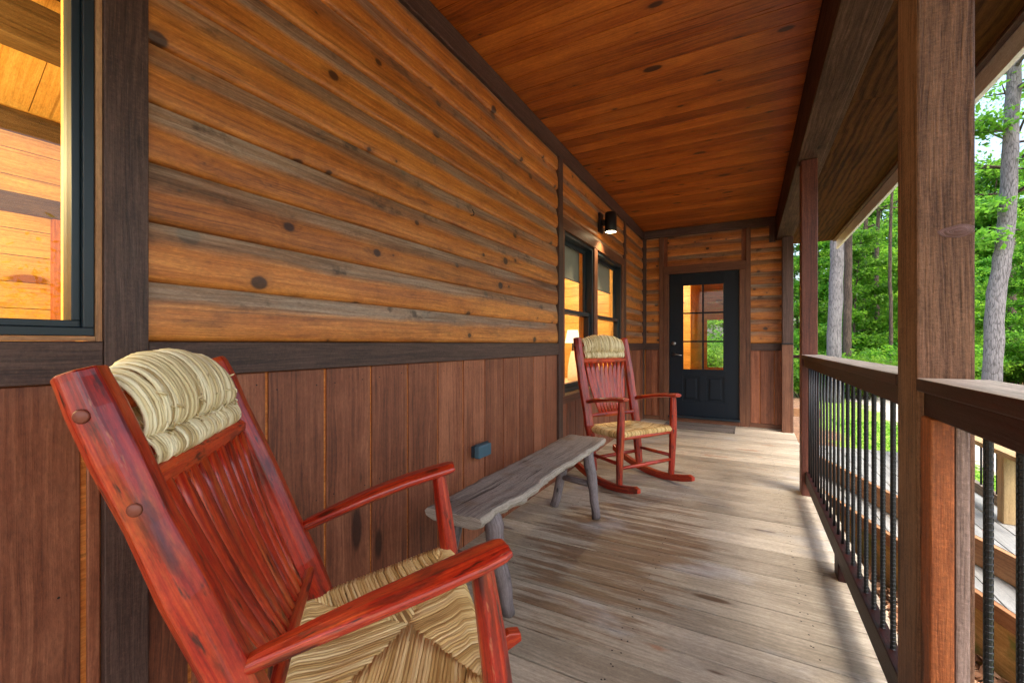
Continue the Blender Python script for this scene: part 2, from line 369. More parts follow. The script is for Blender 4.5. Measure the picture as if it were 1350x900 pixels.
def glass(name, tint=(1, 1, 1, 1), boost=1.0):
    T = NT(name)
    fr = T.n('ShaderNodeFresnel', None, IOR=1.5).outputs[0]
    f = T.math('MULTIPLY', fr, boost, clamp=True)
    tr = T.n('ShaderNodeBsdfTransparent', None, Color=tint).outputs[0]
    gl = T.n('ShaderNodeBsdfGlossy', None, Color=(1, 1, 1, 1), Roughness=0.0).outputs[0]
    mx = T.n('ShaderNodeMixShader', None, i0=f, i1=tr, i2=gl).outputs[0]
    T.t.links.new(mx, T.out.inputs[0]); return T.m
M_GLASS = glass('window_glass', (0.95, 0.96, 0.95, 1), .6)
M_SCREEN = glass('screened_glass', (0.26, 0.27, 0.27, 1), 1.0)

def emit(name, col, st):
    T = NT(name)
    e = T.n('ShaderNodeEmission', None, Color=col, Strength=st).outputs[0]
    T.t.links.new(e, T.out.inputs[0]); return T.m
M_GLOW2 = emit('lamp_shade_glow', (1.0, 0.8, 0.5, 1), .5)
M_GLOW = emit('warm_lamp_glow', (1.0, 0.78, 0.45, 1), 9.0)

def rush_mat(name, a, b, c):
    T = NT(name)
    uv = T.n('ShaderNodeUVMap', {'uv_map': 'UV'}).outputs[0]
    sp = T.n('ShaderNodeSeparateXYZ', None, Vector=uv)
    rnd = T.n('ShaderNodeNewGeometry').outputs['Random Per Island']
    rz = T.math('MULTIPLY', rnd, 60.0)
    st = T.noise(T.comb(T.math('MULTIPLY', sp.outputs[0], 12.0), T.math('MULTIPLY', sp.outputs[1], 420.0), rz), 1.0, 4, 0.65)
    f = T.math('ADD', T.math('MULTIPLY', st, 0.6), T.math('MULTIPLY', rnd, 0.45))
    col = T.ramp(f, [(0.25, a), (0.5, b), (0.78, c)])
    b_ = T.bsdf(Base_Color=col, Roughness=0.55, Normal=T.bump(st, 0.5, 0.002))
    b_.inputs['Specular IOR Level'].default_value = 0.35
    return T.m
M_RUSH = rush_mat('woven_rush', C(168, 128, 70), C(218, 184, 118), C(242, 218, 160))
M_RUSHP = rush_mat('pale_woven_rush', C(160, 134, 86), C(222, 204, 154), C(246, 236, 198))
M_UNDER = plain('rush_padding', C(168, 134, 80), 0.9)

# ------------------------------------------------------------------ key dimensions (metres)
WX = -1.385                 # base plane of side wall siding
EY = 6.60                   # base plane of end wall siding
CZ = 2.77                   # ceiling
PITCH = 0.157; BZ0, BZ1 = 1.02, 1.115

PROF = [(0.0, 0.004), (0.010, 0.0115), (0.04, 0.0170), (0.14, 0.0205), (0.30, 0.0218), (0.48, 0.0205), (0.64, 0.0170), (0.80, 0.0118), (0.93, 0.0068), (1.0, 0.004)]
def siding(mb, axis, a0, a1, base, z0, z1):
    """log-profile courses. axis 'y': wall at x=base facing +x; axis 'x': wall at y=base facing -y"""
    k0 = int(math.floor((z0-BZ1)/PITCH+1e-6)); k1 = int(math.ceil((z1-BZ1)/PITCH-1e-6))
    for k in range(k0, k1):
        cz = BZ1+k*PITCH
        ta = max(0.0, (z0-cz)/PITCH); tb = min(1.0, (z1-cz)/PITCH)
        pts = [(t, o) for t, o in PROF if ta < t < tb]
        def at(t):
            for (t0, o0), (t1, o1) in zip(PROF, PROF[1:]):
                if t0 <= t <= t1: return o0+(o1-o0)*(t-t0)/(t1-t0)
        pts = [(ta, at(ta))]+pts+[(tb, at(tb))]
        n = max(1, int((a1-a0)/0.2)); b = len(mb.v)
        rr = random.Random(k*31+(7 if axis == 'x' else 0)); ou, ov = rr.uniform(0, 30), rr.uniform(0, 30)
        m = len(pts)
        for i in range(n+1):
            a = a0+(a1-a0)*i/n
            j = 0.0022*mnoise.noise(Vector((a*1.7, k*3.1, 0))); jz = 0.0025*mnoise.noise(Vector((a*1.1, k*5.7, 9)))
            for t, o in pts:
                z = cz+t*PITCH+jz*(1-abs(2*t-1))
                off = o+j*math.sin(PI*min(1, max(0, t)))
                mb.v.append((base+off, a, z) if axis == 'y' else (a, base-off, z))
        for i in range(n):
            A0 = a0+(a1-a0)*i/n; A1 = a0+(a1-a0)*(i+1)/n
            for q in range(m-1):
                idx = [b+i*m+q, b+(i+1)*m+q, b+(i+1)*m+q+1, b+i*m+q+1]
                t0, t1 = pts[q][0], pts[q+1][0]
                mb.face(idx, [(A0+ou, t0*PITCH+ov), (A1+ou, t0*PITCH+ov), (A1+ou, t1*PITCH+ov), (A0+ou, t1*PITCH+ov)], [t0, t0, t1, t1], sm=True)

# ------------------------------------------------------------------ deck
mb = MB()
y = -1.9; k = 0
while y < EY+0.02:
    y1 = min(y+0.1418, EY+0.05)
    dz = random.uniform(-0.0012, 0.0012)
    mb.box(-1.372, 0.505+random.uniform(-0.004, 0.004), y, y1, -0.028+dz, dz, grain='x')
    for nx in (0.20, 0.215, -0.42, -0.405, -1.05):
        for q in (0.035, 0.11):
            if y+q < y1-0.02 and random.random() < 0.8:
                cx, cy = nx+random.uniform(-.012, .012), y+q+random.uniform(-.008, .008); r = 0.0036
                b = len(mb.v); mb.v += [(cx+r*math.cos(a*PI/4), cy+r*math.sin(a*PI/4), dz+0.0006) for a in range(8)]
                mb.face([b+i for i in range(8)], [(0, 0)]*8, mi=1)
    y += 0.1485
mb.box(0.45, 0.488, -1.9, 6.6, -0.24, -0.03, mi=2)
for jy in (-1.88, 0.2, 2.3, 4.4, 6.4): mb.box(-1.37, 0.448, jy, jy+0.04, -0.24, -0.03, mi=2)
deck = mb.build('porch_deck', [M_DECK, M_NAIL, M_RAIL], None, 0.003)
tag(deck, 'worn grey brown plank floor of the porch', 'deck', kind='structure')

# ------------------------------------------------------------------ side wall
W0 = (-1.25, 0.428, 1.128, 2.16)             # left window opening  y0 y1 z0 z1
W1 = (3.43, 4.235, 0.69, 2.075); W2 = (4.345, 5.34, 0.69, 2.075)
wall = thing('cabin_wall', 'long orange and grey log siding wall over brown board wainscot', 'wall', (WX, 2.5, 0))
mb = MB()
siding(mb, 'y', 0.53, 3.285, WX, BZ1, 2.64)
siding(mb, 'y', 3.375, 5.43, WX, 2.175, 2.64)
siding(mb, 'y', 5.52, 6.60, WX, BZ1, 2.64)
siding(mb, 'y', -1.9, 0.44, WX, 2.26, 2.64)
mb.build('siding', M_SIDING, wall)
mb = MB(); gp = MB()
def boards_y(y0, y1, z0, z1, phase=1.072, pitch=0.2205):
    k = math.floor((y0-phase)/pitch)
    while True:
        a = max(y0, phase+k*pitch+0.0055); b = min(y1, phase+(k+1)*pitch-0.0055)
        if a >= y1: break
        if b-a > 0.01:
            xf = WX+0.0155+random.uniform(0, .0025)
            mb.box(WX-0.003, xf, a, b, z0, z1, grain='z')
            if b-a > .1:
                for nz in (.07, z1-.05, (z1+.07)/2):
                    for ny in (a+.035, b-.035):
                        cy_, cz_ = ny+random.uniform(-.008, .008), nz+random.uniform(-.012, .012); q0 = len(mb.v)
                        mb.v += [(xf+.0006, cy_+.0028*math.cos(w*PI/4), cz_+.0028*math.sin(w*PI/4)) for w in range(8)]
                        mb.face([q0+w for w in range(8)], [(0, 0)]*8, mi=1)
        k += 1
boards_y(-1.9, 0.44, -0.02, BZ0-0.002); boards_y(0.53, 3.285, -0.02, BZ0-0.002)
boards_y(3.375, 5.43, -0.02, 0.60); boards_y(5.52, 6.58, -0.02, BZ0-0.002)
mb.build('wainscot', [M_WAIN, M_NAIL], wall, 0.003)
gp.box(WX-0.02, WX+0.009, -1.9, 6.6, -0.02, 0.6)
gp.box(WX-0.02, WX+0.009, 0.5, 3.3, 0.6, BZ0); gp.box(WX-0.02, WX+0.009, 5.5, 6.6, 0.6, BZ0); gp.box(WX-0.02, WX+0.009, -1.9, 0.46, 0.6, BZ0)
gp.build('backing_board', M_GAPW, wall)
TX = WX+0.032
for a, b in ((-1.9, 0.441), (0.531, 3.284), (5.521, 6.585)):
    bx('band_board', M_TRIM, wall, WX, TX-0.002, a, b, BZ0, BZ1, grain='y')
bx('corner_board', M_TRIM, wall, WX, TX, 0.442, 0.530, -0.02, 2.645, grain='z')
bx('corner_board', M_TRIM, wall, WX, TX, 3.286, 3.374, -0.02, 2.645, grain='z')
bx('corner_board', M_TRIM, wall, WX, TX, 5.431, 5.519, -0.02, 2.645, grain='z')
bx('corner_board', M_TRIM, wall, WX, TX+0.005, 6.555, 6.597, -0.02, 2.645, grain='z')
bx('frieze_board', M_TRIM, wall, WX, TX+0.004, -1.9, 6.56, 2.646, CZ-0.003, grain='y')
# wall core with real window openings
mb = MB()
for a, b, c, d in ((-1.9, 6.7, -0.75, 0.68), (-1.9, 6.7, 2.17, 3.2), (-1.9, W0[0], 0.68, 2.17), (W0[1]+0.012, W1[0], 0.68, 2.17), (W1[1], W2[0], 0.68, 2.17), (W2[1], 6.7, 0.68, 2.17), (W0[0], W0[1]+0.012, 0.68, W0[2]-0.012), (W0[0], W0[1]+0.012, W0[3], 2.17)):
    mb.box(WX-0.14, WX-0.005 if a != -1.9 or True else WX, a, b, c, d)
mb.build('wall_core', M_PINE, wall)

# left window: dark framed, set in the wall over the band
def ring(mb, fx0, fx1, y0, y1, z0, z1, w, mi=0):
    mb.box(fx0, fx1, y0, y1, z0, z0+w, grain='y', mi=mi); mb.box(fx0, fx1, y0, y1, z1-w, z1, grain='y', mi=mi)
    mb.box(fx0, fx1, y0, y0+w, z0+w, z1-w, grain='z', mi=mi); mb.box(fx0, fx1, y1-w, y1, z0+w, z1-w, grain='z', mi=mi)
lw = thing('picture_window', 'large dark framed window glowing yellow at the left edge', 'window', (WX, -0.4, W0[2]))
mb = MB(); ring(mb, WX-0.05, WX+0.020, W0[0], W0[1], W0[2], W0[3], 0.020); mb.build('window_frame', M_FRAME, lw, 0.002)
mb = MB(); ring(mb, WX-0.045, WX+0.006, W0[0]+.0205, W0[1]-.0205, W0[2]+.0205, W0[3]-.0205, 0.016); mb.build('sash', M_FRAME, lw, 0.002)
bx('pane', M_GLASS, lw, WX-0.022, WX-0.018, W0[0]+.03, W0[1]-.03, W0[2]+.03, W0[3]-.03, bevel=0)
mb = MB(); ring(mb, WX-0.082, WX-0.051, W0[0], W0[1], W0[2], W0[3], 0.03); mb.build('jamb', M_PINE, lw)
mb = MB(); mb.box(WX-0.01, WX+0.024, W0[1]+.001, W0[1]+.0125, W0[2]-0.012, 2.16, grain='z'); mb.box(WX-0.01, WX+0.024, W0[0], W0[1], W0[2]-.0115, W0[2]-.001, grain='y')
mb.build('brick_mould', M_STEPB, lw)

# double hung windows
def dhung(W, label):
    y0, y1, z0, z1 = W
    t = thing('sash_window', label, 'window', (WX, (y0+y1)/2, z0), group='pair of sash windows beside the far chair')
    mb = MB(); ring(mb, WX-0.08, WX+0.012, y0, y1, z0, z1, 0.032); mb.build('window_frame', M_FRAME, t, 0.002)
    zm = 1.385
    mb = MB(); ring(mb, WX-0.055, WX-0.012, y0+.033, y1-.033, z0+.033, zm+0.03, 0.036); lo = mb.build('lower_sash', M_FRAME, t, 0.002)
    mb = MB(); ring(mb, WX-0.078, WX-0.057, y0+.033, y1-.033, zm-0.01, z1-.033, 0.036); up = mb.build('upper_sash', M_FRAME, t, 0.002)
    bx('pane', M_SCREEN, lo, WX-0.034, WX-0.031, y0+.06, y1-.06, z0+.06, zm, bevel=0)
    bx('pane', M_GLASS, up, WX-0.068, WX-0.065, y0+.06, y1-.06, zm+.02, z1-.06, bevel=0)
    mb = MB(); mb.box(WX-0.125, WX-0.122, y0+.04, y1-.04, 1.745, z1-.035); mb.tube([(WX-0.123, y0+.04, 1.735), (WX-0.123, y1-.04, 1.735)], 0.012, 8)
    mb.build('roller_shade', M_SHADE, t)
    bx('sill', M_NEWWOOD, t, WX, WX+0.028, y0, y1, z0-.024, z0-.003)
    return t
dhung(W1, 'nearer sash window behind the far rocking chair with half drawn shade')
dhung(W2, 'farther sash window nearest the porch corner under the wall lamp')
wt = thing('window_casing', 'brown wooden casing boards around the pair of sash windows', 'trim', (WX, 4.4, 0.6))
for a in ((3.376, 5.429, 2.078, 2.172), (3.376, 5.429, 0.601, 0.665)): bx('casing_board', M_ETRIM, wt, WX, TX-0.004, *a, grain='y')
for a in ((3.376, 3.428), (4.237, 4.343), (5.342, 5.429)): bx('casing_board', M_ETRIM, wt, WX, TX-0.006, a[0], a[1], 0.667, 2.076, grain='z')

# ------------------------------------------------------------------ end wall with door
DX0, DX1, DZ0, DZ1 = -0.995, -0.10, 0.088, 2.105
ew = thing('end_wall', 'short log siding wall at the porch end around the door', 'wall', (-0.5, EY, 0))
mb = MB()
siding(mb, 'x', -1.355, -1.135, EY, BZ1, 2.655); siding(mb, 'x', -1.02, -0.075, EY, 2.225, 2.655); siding(mb, 'x', 0.035, 0.40, EY, BZ1, 2.655)
mb.build('siding', M_SIDING, ew)
mb = MB()
for a, b in ((-1.33, -1.245), (-1.238, -1.137), (0.037, 0.138), (0.146, 0.30), (0.307, 0.40)):
    mb.box(a, b, EY-0.016, EY+0.003, 0.058, BZ0-0.002, grain='z')
mb.build('wainscot', M_WAIN, ew, 0.003)
mb = MB(); mb.box(-1.36, -1.13, EY-.004, EY+.02, 0, 1.03); mb.box(0.03, 0.40, EY-.004, EY+.02, 0, 1.03); mb.build('backing_board', M_GAPW, ew)
EF = EY-0.034
for a, b in ((-1.353, -1.136), (0.036, 0.40)):
    bx('band_board', M_TRIM, ew, a, b, EF+.002, EY, BZ0, BZ1, grain='x')
    bx('base_board', M_ETRIM, ew, a, b, EF+.006, EY, 0.002, 0.056, grain='x')
bx('corner_board', M_TRIM, ew, -1.352, -1.318, EF+.004, EY, 1.117, 2.655, grain='z')
for a, b in ((-1.134, -1.076), (-0.02, 0.034)): bx('casing_board', M_ETRIM, ew, a, b, EF-.003, EY, 0.002, 2.655, grain='z')
for a, b in ((-1.074, -0.999), (-0.096, -0.022)): bx('casing_board', M_ETRIM, ew, a, b, EF-.008, EY, 0.002, 2.108, grain='z')
bx('casing_board', M_ETRIM, ew, -1.074, -0.022, EF-.006, EY, 2.110, 2.222, grain='x')
bx('frieze_board', M_TRIM, ew, -1.345, 0.318, EF-.004, EY, 2.657, CZ-.003, grain='x')
bx('beam_block', M_TRIM, ew, 0.245, 0.318, EF-.010, EF-.001, 2.43, 2.655, grain='z')
mb = MB()
mb.box(-1.5, DX0-.012, EY+.005, EY+.14, -0.75, 3.2); mb.box(DX1+.012, 0.42, EY+.005, EY+.14, -0.75, 3.2); mb.box(DX0-.012, DX1+.012, EY+.005, EY+.14, DZ1+.012, 3.2); mb.box(DX0-.012, DX1+.012, EY+.005, EY+.14, -0.75, -0.03)
mb.build('wall_core', M_WAIN, ew)

dr = thing('front_door', 'dark navy door with six glass panes over two panels', 'door', (-0.55, EY, 0))
GX0, GX1, GZ0, GZ1 = -0.815, -0.285, 0.74, 1.945
DF = EY-0.004                               # front face of the slab
mb = MB()
for a in ((DX0, GX0, DZ0, DZ1), (GX1, DX1, DZ0, DZ1)): mb.box(a[0], a[1], DF, DF+.045, a[2], a[3], grain='z')
mb.box(GX0, GX1, DF, DF+.045, GZ1, DZ1, grain='x'); mb.box(GX0, GX1, DF, DF+.045, DZ0, 0.30, grain='x'); mb.box(GX0, GX1, DF, DF+.045, 0.66, GZ0, grain='x')
mb.box(-0.60, -0.50, DF, DF+.045, 0.30, 0.66, grain='z')
mb.box(GX0, -0.60, DF+.014, DF+.035, 0.30, 0.66, grain='z'); mb.box(-0.50, GX1, DF+.014, DF+.035, 0.30, 0.66, grain='z')
mb.build('door_slab', M_DOOR, dr, 0.002)
for a, b in ((GX0+.035, -0.635), (-0.465, GX1-.035)): bx('panel', M_DOOR, dr, a, b, DF-.001, DF+.0138, 0.335, 0.625, bevel=0.009, grain='z')
mb = MB()
def ringx(mb, x0, x1, z0, z1, w, f0, f1):
    mb.box(x0, x1, f0, f1, z0, z0+w, grain='x'); mb.box(x0, x1, f0, f1, z1-w, z1, grain='x')
    mb.box(x0, x0+w, f0, f1, z0+w, z1-w, grain='z'); mb.box(x1-w, x1, f0, f1, z0+w, z1-w, grain='z')
ringx(mb, GX0-.012, GX1+.012, GZ0-.012, GZ1+.012, 0.022, DF-.009, DF-.0008)
zs = [GZ0+(GZ1-GZ0)*i/3 for i in (1, 2)]
xm = (GX0+GX1)/2
for z in zs: mb.box(GX0+.0105, GX1-.0105, DF-.004, DF+.018, z-.011, z+.011, grain='x')
mb.box(xm-.011, xm+.011, DF-.006, DF+.016, GZ0+.0105, GZ1-.0105, grain='z')
mb.build('muntin', M_DOOR, dr, 0.002)
bx('pane', M_GLASS, dr, GX0, GX1, DF+.022, DF+.026, GZ0, GZ1, bevel=0)
mb = MB(); mb.box(DX0-.0015-.01, DX0-.0015, DF-.012, DF+.05, DZ0-.02, DZ1+.01); mb.box(DX1+.0015, DX1+.0115, DF-.012, DF+.05, DZ0-.02, DZ1+.01); mb.box(DX0-.001, DX1+.001, DF-.012, DF+.05, DZ1+.0015, DZ1+.0105)
mb.build('door_frame', M_BLACK, dr)
bx('threshold', M_FRAME, dr, DX0-.01, DX1+.01, EF-.035, EY+.04, 0.062, DZ0-.003)
bx('step_board', M_ETRIM, dr, DX0-.002, DX1+.002, EF-.012, EY+.02, 0.002, 0.060, grain='x')
ry = Matrix.Rotation(R(90), 4, 'X')
hx = DX0+.06
mb = MB(); mb.lathe([(0.031, 0), (0.031, .012), (0.024, .022), (0.008, .024)], segs=20, M=Matrix.Translation((hx, DF-.001, 1.115)) @ ry); mb.build('deadbolt', M_STEEL, dr)
mb = MB(); mb.lathe([(0.03, 0), (0.03, .008), (0.012, .014), (0.011, .045)], segs=18, M=Matrix.Translation((hx, DF-.001, 0.955)) @ ry)
mb.tube([(hx, DF-.045, .955), (hx+.03, DF-.05, .957), (hx+.07, DF-.05, .952), (hx+.115, DF-.045, .945)], [.011, .010, .009, .008], 10); mb.build('handle', M_STEEL, dr)

mb = MB(); mb.box(-1.0, -0.14, 5.98, 6.50, 0.0035, 0.011)
for i in range(14): mb.box(-0.99, -0.15, 5.995+i*.0355, 6.022+i*.0355, 0.0105, 0.0165, grain='x')
for i in range(2): mb.box((-1.0, -0.158)[i], (-0.982, -0.14)[i], 5.98, 6.50, 0.0112, 0.0185, grain='y')
M_MAT = wood('doormat_fibre', C(58, 52, 48), C(92, 84, 78), C(120, 110, 102), rough=0.9, knots=0, var=0.3, bump=0.6, saw=0.5)
tag(mb.build('doormat', M_MAT, None), 'flat grey ribbed doormat in front of the dark door', 'doormat')

# ------------------------------------------------------------------ ceiling, beam, overhang, roof
mb = MB(); y = -1.9
while y < 6.62:
    mb.box(WX-.05, 0.318, y+.0012, y+.1330, CZ+random.uniform(0, .0012), CZ+.02, grain='x'); y += 0.134
mb.box(WX-.05, 0.318, -1.9, 6.65, CZ+.0205, CZ+.03, grain='x', mi=1)
tag(mb.build('porch_ceiling', [M_CEIL, M_PINED], None, 0.003), 'dark orange knotty board ceiling of the porch', 'ceiling', kind='structure')
tag(bx('porch_beam', M_BEAM, None, 0.32, 0.478, -1.95, 6.72, 2.45, CZ+.1, bevel=0.006, grain='y'), 'long dark square timber beam over the porch posts', 'beam')
oh = thing('roof_overhang', 'plywood soffit and pale fascia along the porch eave', 'eave', (0.75, 2.5, 2.5))
mb = MB()
for a, b in ((-1.95, 0.70), (0.704, 3.14), (3.144, 5.58), (5.584, 7.2)): mb.box(0.478, 1.04, a, b, 2.505, 2.52, grain='y')
mb.build('soffit_panel', M_PLY, oh)
bx('batten', M_BEAM, oh, 0.480, 0.512, -1.95, 7.2, 2.478, 2.504, grain='y')
bx('batten', M_TRIM, oh, 1.005, 1.038, -1.95, 7.2, 2.488, 2.504, grain='y')
bx('fascia_board', M_FASCIA, oh, 1.042, 1.068, -1.95, 7.2, 2.385, 2.66, grain='y')
mb = MB()
mb.poly([(-5.0, -2.0), (1.07, -2.0), (1.07, 7.2), (-5.0, 7.2)], 3.25, 3.32)
rf = mb.build('roof', M_ROOF, None)
tag(rf, 'roof deck above the porch and cabin rooms', 'roof', kind='structure')
mb = MB(); mb.box(1.0, 1.04, -2.0, 7.2, 2.661, 3.249); mb.box(-1.5, 1.04, -1.96, -1.92, CZ+.101, 3.249); mb.box(0.42, 1.04, 7.16, 7.2, 2.53, 3.249)
mb.build('gable_board', M_FASCIA, rf)

# ------------------------------------------------------------------ posts and railings
def post(x0, x1, y0, y1, label, mat):
    t = thing('porch_post', label, 'post', ((x0+x1)/2, (y0+y1)/2, 0), group='timber posts along the porch edge')
    bx('shaft', mat, t, x0, x1, y0, y1, 0.001, 2.449, bevel=0.005, grain='z')
    return t
PX = 0.345
p1 = post(PX, PX+.099, 1.334, 1.482, 'nearest rough sawn brown porch post with a big knot', M_POST)
p2 = post(PX, PX+.099, 3.79, 3.93, 'middle slim brown porch post at the far end of the railing', M_POSTR)
p3 = post(0.382, 0.50, 6.40, 6.54, 'farthest porch post beside the end wall', M_TRIM)
mb = MB(); mb.box(0.376, 0.492, 6.372, 6.399, 0.001, 1.10, grain='z'); mb.build('sleeve', M_ETRIM, p3, 0.004)
mb = MB(); mb.box(0.370, 0.498, 6.366, 6.3995, 1.101, 1.118, grain='x'); mb.build('cap', M_BLACK, p3, 0.003)
# knot on the nearest post: a shallow swollen boss in the sawn face
mb = MB()
kc = Vector((PX+.071, 1.3342, 1.363)); N1, N2 = 9, 28
b = len(mb.v); mb.v.append((kc.x, kc.y-.0055, kc.z))
for i in range(1, N1+1):
    r = i/N1
    for k in range(N2):
        a = 2*PI*k/N2
        wx = 0.0275*(1+.08*math.sin(3*a+1)); wz = 0.0165*(1+.12*math.sin(2*a+.4))
        x = min(kc.x+r*wx*math.cos(a)*(1.45 if math.cos(a) < 0 else 1), PX+.0975)
        mb.v.append((x, kc.y-.0055*(1-r*r)+0.0006-.0008*math.sin(r*16), kc.z+r*wz*math.sin(a)*(1-.35*max(0, -math.cos(a)))))
for k in range(N2):
    mb.face([b, b+1+(k+1) % N2, b+1+k], [(0, 0), (.1, .02), (.1, 0)], sm=True)
    for i in range(N1-1):
        o0, o1 = b+1+i*N2, b+1+(i+1)*N2
        mb.face([o0+k, o0+(k+1) % N2, o1+(k+1) % N2, o1+k], [(k/N2*.1, (i+1)*.006), ((k+1)/N2*.1, (i+1)*.006), ((k+1)/N2*.1, (i+2)*.006), (k/N2*.1, (i+2)*.006)], sm=True)
M_KNOT = wood('knot_wood', C(50, 32, 32), C(92, 64, 62), C(122, 90, 86), rough=0.5, knots=0, var=0, bump=0.8, sv=2.0)
mb.build('knot', M_KNOT, p1)

def rebar(x, yy, z0, z1, r=0.0062, fine=True):
    m = MB()
    step = 0.0125
    n = int((z1-z0)/step)
    if fine:
        path = []; rad = []
        for i in range(n):
            z = z0+i*step
            path += [(x, yy, z), (x, yy, z+step*.55), (x, yy, z+step*.62), (x, yy, z+step*.93)]
            rad += [r*.9, r*.9, r*1.12, r*1.12]
        path.append((x, yy, z1)); rad.append(r*.9)
        m.tube(path, rad, 9, up=(0.0, 1.0, 0.12), smooth=False)
        # two longitudinal ribs
        m.box(x-r*1.12, x+r*1.12, yy-.0012, yy+.0012, z0, z1)
    else: m.tube([(x, yy, z0), (x, yy, z1)], r, 8)
    return m
def railing(y0, y1, label, ys, posts=()):
    t = thing('porch_railing', label, 'railing', (0.40, (y0+y1)/2, 0), group='dark wood railings with black rebar balusters')
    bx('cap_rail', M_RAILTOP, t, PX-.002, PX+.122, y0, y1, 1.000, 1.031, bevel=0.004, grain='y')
    bx('top_rail', M_RAIL, t, PX+.012, PX+.052, y0, y1, 0.945, 0.9985, bevel=0.003, grain='y')
    bx('bottom_rail', M_RAIL, t, 0.368, 0.408, y0, y1, 0.092, 0.180, bevel=0.003, grain='y')
    for yy in ys: rebar(0.389, yy, 0.170, 0.95, fine=yy < 2.4).build('baluster', M_REBAR, t)
    return t
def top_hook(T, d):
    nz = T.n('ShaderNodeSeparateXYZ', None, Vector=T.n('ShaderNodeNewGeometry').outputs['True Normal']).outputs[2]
    worn = T.math('MULTIPLY', T.smooth(nz, 0.6, 0.95), T.smooth(d['g2'], 0.2, 0.42))  # picks the cap's upward faces, patchy with the grain, for a pale grey mix
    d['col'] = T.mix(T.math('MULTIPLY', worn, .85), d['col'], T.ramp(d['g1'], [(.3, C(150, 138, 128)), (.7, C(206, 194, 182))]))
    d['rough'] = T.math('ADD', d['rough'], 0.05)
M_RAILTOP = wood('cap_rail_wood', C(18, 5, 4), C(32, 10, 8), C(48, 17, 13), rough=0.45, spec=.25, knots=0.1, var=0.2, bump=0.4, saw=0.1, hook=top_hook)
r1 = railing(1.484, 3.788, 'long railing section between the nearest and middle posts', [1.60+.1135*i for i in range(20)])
bx('foot_block', M_RAIL, r1, 0.370, 0.410, 2.50, 2.60, 0.001, 0.0915, bevel=0.003, grain='z')
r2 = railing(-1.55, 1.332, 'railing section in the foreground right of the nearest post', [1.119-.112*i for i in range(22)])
sb = MB(); sb.box(PX+.006, PX+.046, 1.270, 1.333, 0.001, 0.944, grain='z'); sb.build('support', M_BLOCK, r2, 0.004)
sb = MB(); sb.box(PX+.047, PX+.071, 1.272, 1.333, 0.001, 0.999, grain='z'); sb.build('support', M_BLOCKG, r2, 0.004)
post(PX, PX+.099, -1.75, -1.61, 'rear porch post at the open back end of the porch', M_POST)

# ------------------------------------------------------------------ wall lamp, outlet, hook
LY, LX = 4.42, -1.245
wl = thing('wall_lamp', 'black cylinder wall lamp glowing downward above the sash windows', 'lamp', (LX, LY, 2.27))
mb = MB(); mb.lathe([(0.058, 0.0), (0.060, 0.004), (0.060, 0.195), (0.054, 0.202), (0.0, 0.203)], (LX, LY, 2.265), 28, caps=False); mb.lathe([(0.054, 0.03), (0.054, 0.0), (0.058, 0.0)], (LX, LY, 2.265), 28, caps=False); mb.build('lamp_shade', M_BLACK, wl)
mb = MB(); mb.lathe([(0.0, -.004), (0.04, -.003), (0.0538, 0.001)], (LX, LY, 2.2665), 28, caps=False); mb.build('bulb', M_GLOW, wl)
mb = MB(); mb.box(WX+.02, WX+.045, LY-.055, LY+.055, 2.27, 2.47); mb.box(WX+.045, LX-.06, LY-.02, LY+.02, 2.34, 2.40); mb.build('backplate', M_BLACK, wl, 0.004)
ld = bpy.data.lights.new('lamp_light', 'SPOT'); ld.energy = 22; ld.color = (1, .72, .38); ld.spot_size = R(120); ld.spot_blend = 0.6; ld.shadow_soft_size = 0.04
lo = bpy.data.objects.new('lamp_light', ld); COL.objects.link(lo); lo.parent = wl; lo.location = (0, 0, -.01)

ob = thing('outlet_box', 'small blue grey outlet box on the brown wainscot', 'outlet', (WX+.017, 2.09, 0.50))
OX = WX+.018
bx('box_body', M_BOXD, ob, OX, OX+.022, 2.025, 2.150, 0.470, 0.534, bevel=0.004)
bx('box_lid', M_BOX, ob, OX+.0225, OX+.058, 2.022, 2.153, 0.467, 0.537, bevel=0.007)
mb = MB(); mb.tube([(OX+.03, 2.02, .540), (OX+.03, 2.155, .540)], .006, 8); mb.build('hinge', M_BOXD, ob)
mb = MB(); mb.tube([(WX+.02, 2.02, 1.83), (WX+.045, 2.015, 1.826), (WX+.055, 2.0, 1.835), (WX+.05, 1.99, 1.85)], .0028, 6)
tag(mb.build('wall_hook', M_BLACK, None), 'small black bent wire hook high on the log siding', 'hook')

